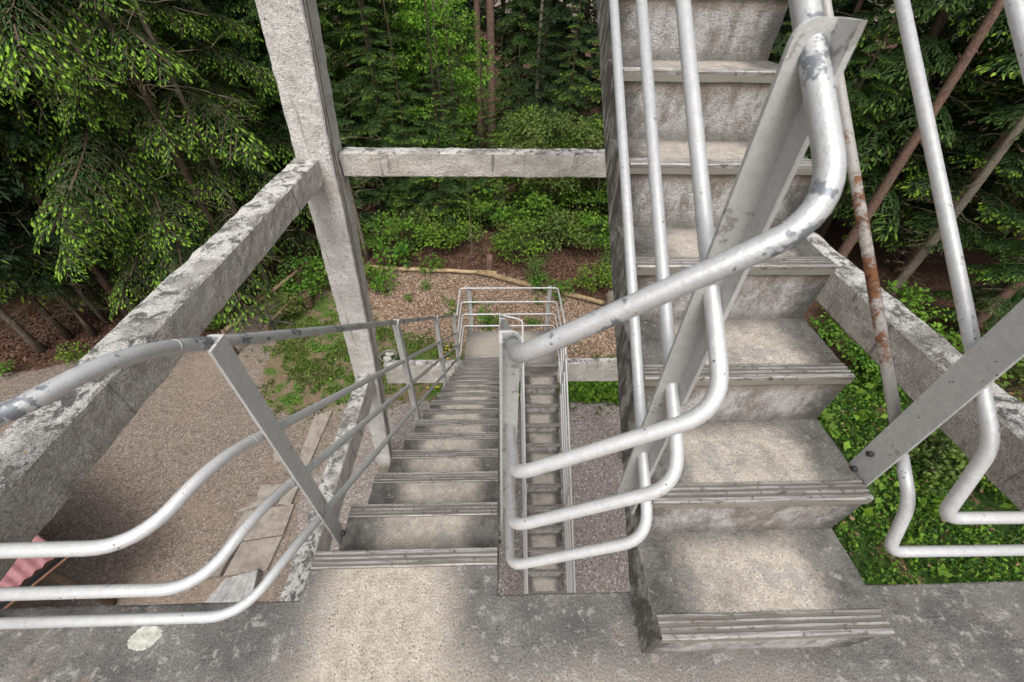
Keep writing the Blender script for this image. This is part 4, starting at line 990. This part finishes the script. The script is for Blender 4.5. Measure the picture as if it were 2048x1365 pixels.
slab('paving_slab', [(525, 972), (570, 970), (556, 1005), (513, 1004)], GZ - .1, GZ + .075, M_slab, path)
slab('paving_slab', [(548, 906), (575, 906), (570, 926), (549, 925)], GZ - .1, GZ + .04, M_slab, path)
slab('paving_slab', [(515, 1022), (590, 1008), (567, 1070), (486, 1083)], GZ - .1, GZ + .03, M_slab, path)
slab('paving_slab', [(485, 1085), (566, 1072), (534, 1141), (446, 1153)], GZ - .1, GZ + .026, M_slab, path)
slab('edging', [(493, 1027), (513, 1024), (443, 1154), (408, 1160)], GZ - .1, GZ + .10, M_slab, path)
slab('edging', [(475, 1032), (528, 1004), (545, 1008), (500, 1027)], GZ - .1, GZ + .17, M_slab, path)
sts = empty('stone_steps', gnd(450, 1180), 'short flight of five grey stone steps beside the path', 'steps')
for k in range(5):
    f0, f1 = k / 5, (k + 1) / 5 - .012
    def lr_(f): return (452 + (523 - 452) * f, 1157 + (1144 - 1157) * f), (380 + (503 - 380) * f, 1240 + (1240 - 1240) * f)
    (a0, b0), (a1, b1) = lr_(f0), lr_(f1)
    slab('stone_step', [a0, a1, b1, b0], GZ - .15, GZ + .03 + .03 * k, M_stone, sts)
# hut roof at the lower left
hut = empty('hut', pix(60, 1110, z=GZ), 'small hut with faded red corrugated roof and rusty gutter at lower left', 'hut')
c0 = pix(84, 1066, z=GZ + 2.3); c1 = pix(112, 1112, z=GZ + 2.05); c2 = pix(20, 1186, z=GZ + 2.05)
ex = (c2 - c1); ex.z = 0; ex.normalize(); ey = Vector((-ex.y, ex.x, 0))
if ey.dot(c0 - c1) < 0: ey = -ey
o0 = c1 - ex * .05; Lx = 4.2; Ly = 3.8; nxr = 257
V = []; F = []
for j in range(2):
    for i in range(nxr):
        x = Lx * i / (nxr - 1); V.append(o0 + ex * x + ey * (Ly * j) + Vector((0, 0, .35 * j + .017 * math.sin(x * 2 * math.pi / .13))))
for i in range(nxr - 1): F.append((i, i + 1, nxr + i + 1, nxr + i))
rf = link('roof', mesh('roof', V, F, True), M_roof, hut)
sol = rf.modifiers.new('sheet', 'SOLIDIFY'); sol.thickness = .012
gt = []
for k in range(9):
    a = math.pi + math.pi * k / 8; gt.append((math.cos(a) * .065, math.sin(a) * .065))
V = []; F = []
for x in (-.05, Lx + .05):
    for (u_, v_) in gt: V.append(o0 + ex * x - ey * (.075 + u_) + Vector((0, 0, -.03 + v_)))
for k in range(8): F.append((k, k + 1, 9 + k + 1, 9 + k))
gu = link('gutter', mesh('gutter', V, F, True), M_hardware, hut); sol = gu.modifiers.new('sheet', 'SOLIDIFY'); sol.thickness = .006
V, F = tube([o0 - ey * .145 + Vector((0, 0, -.03)) - ex * .05, o0 - ey * .145 + Vector((0, 0, -.03)) + ex * (Lx + .05)], .016, 8); e_ = link('gutter_edge', mesh('gutter_edge', V, F), M_rustp); e_.parent = gu
bm = bmesh.new()
cs = [o0 + ex * .25 + ey * 1.9, o0 + ex * (Lx - .2) + ey * 1.9, o0 + ex * (Lx - .2) + ey * (Ly - .2), o0 + ex * .25 + ey * (Ly - .2)]
b_ = [bm.verts.new((p.x, p.y, GZ - .1)) for p in cs]; t_ = [bm.verts.new((p.x, p.y, GZ + (2.2 if k < 2 else 2.36))) for k, p in enumerate(cs)]
bm.faces.new(b_); bm.faces.new(t_)
for i in range(4): bm.faces.new((b_[i], b_[(i + 1) % 4], t_[(i + 1) % 4], t_[i]))
link('wall', bm_mesh('wall', bm), M_hut, hut)
for x_ in (.3, Lx - .3):
    q = o0 + ex * x_ + ey * .35; V, F = tube([(q.x, q.y, GZ - .1), (q.x, q.y, GZ + 2.03)], .06, 8); link('post', mesh('post', V, F, True), M_hut, hut)
# a few fallen leaves on the right beam and steps
for i, (px, py, zz, lab) in enumerate([(1835, 657, -.18 * S + .012, 'brown leaf on the upper part of right beam'), (1880, 722, -.18 * S + .012, 'brown leaf on middle of right beam'), (2022, 787, -.18 * S + .012, 'brown leaf on right beam near the picture edge')]):
    p = pix(px, py, z=zz); g_ = random.Random(i); a = g_.uniform(0, 6)
    V = [(p.x + math.cos(a + t) * r, p.y + math.sin(a + t) * r, p.z + h) for t, r, h in ((0, .015, .005), (1.1, .008, 0), (math.pi, .013, .004), (-1.1, .008, .002))]
    V += [(v[0], v[1], v[2] - .0015) for v in V]
    tag(link('fallen_leaf', mesh('fallen_leaf', V, [(0, 1, 2, 3), (7, 6, 5, 4)]), M_deadleaf), lab, 'leaf')
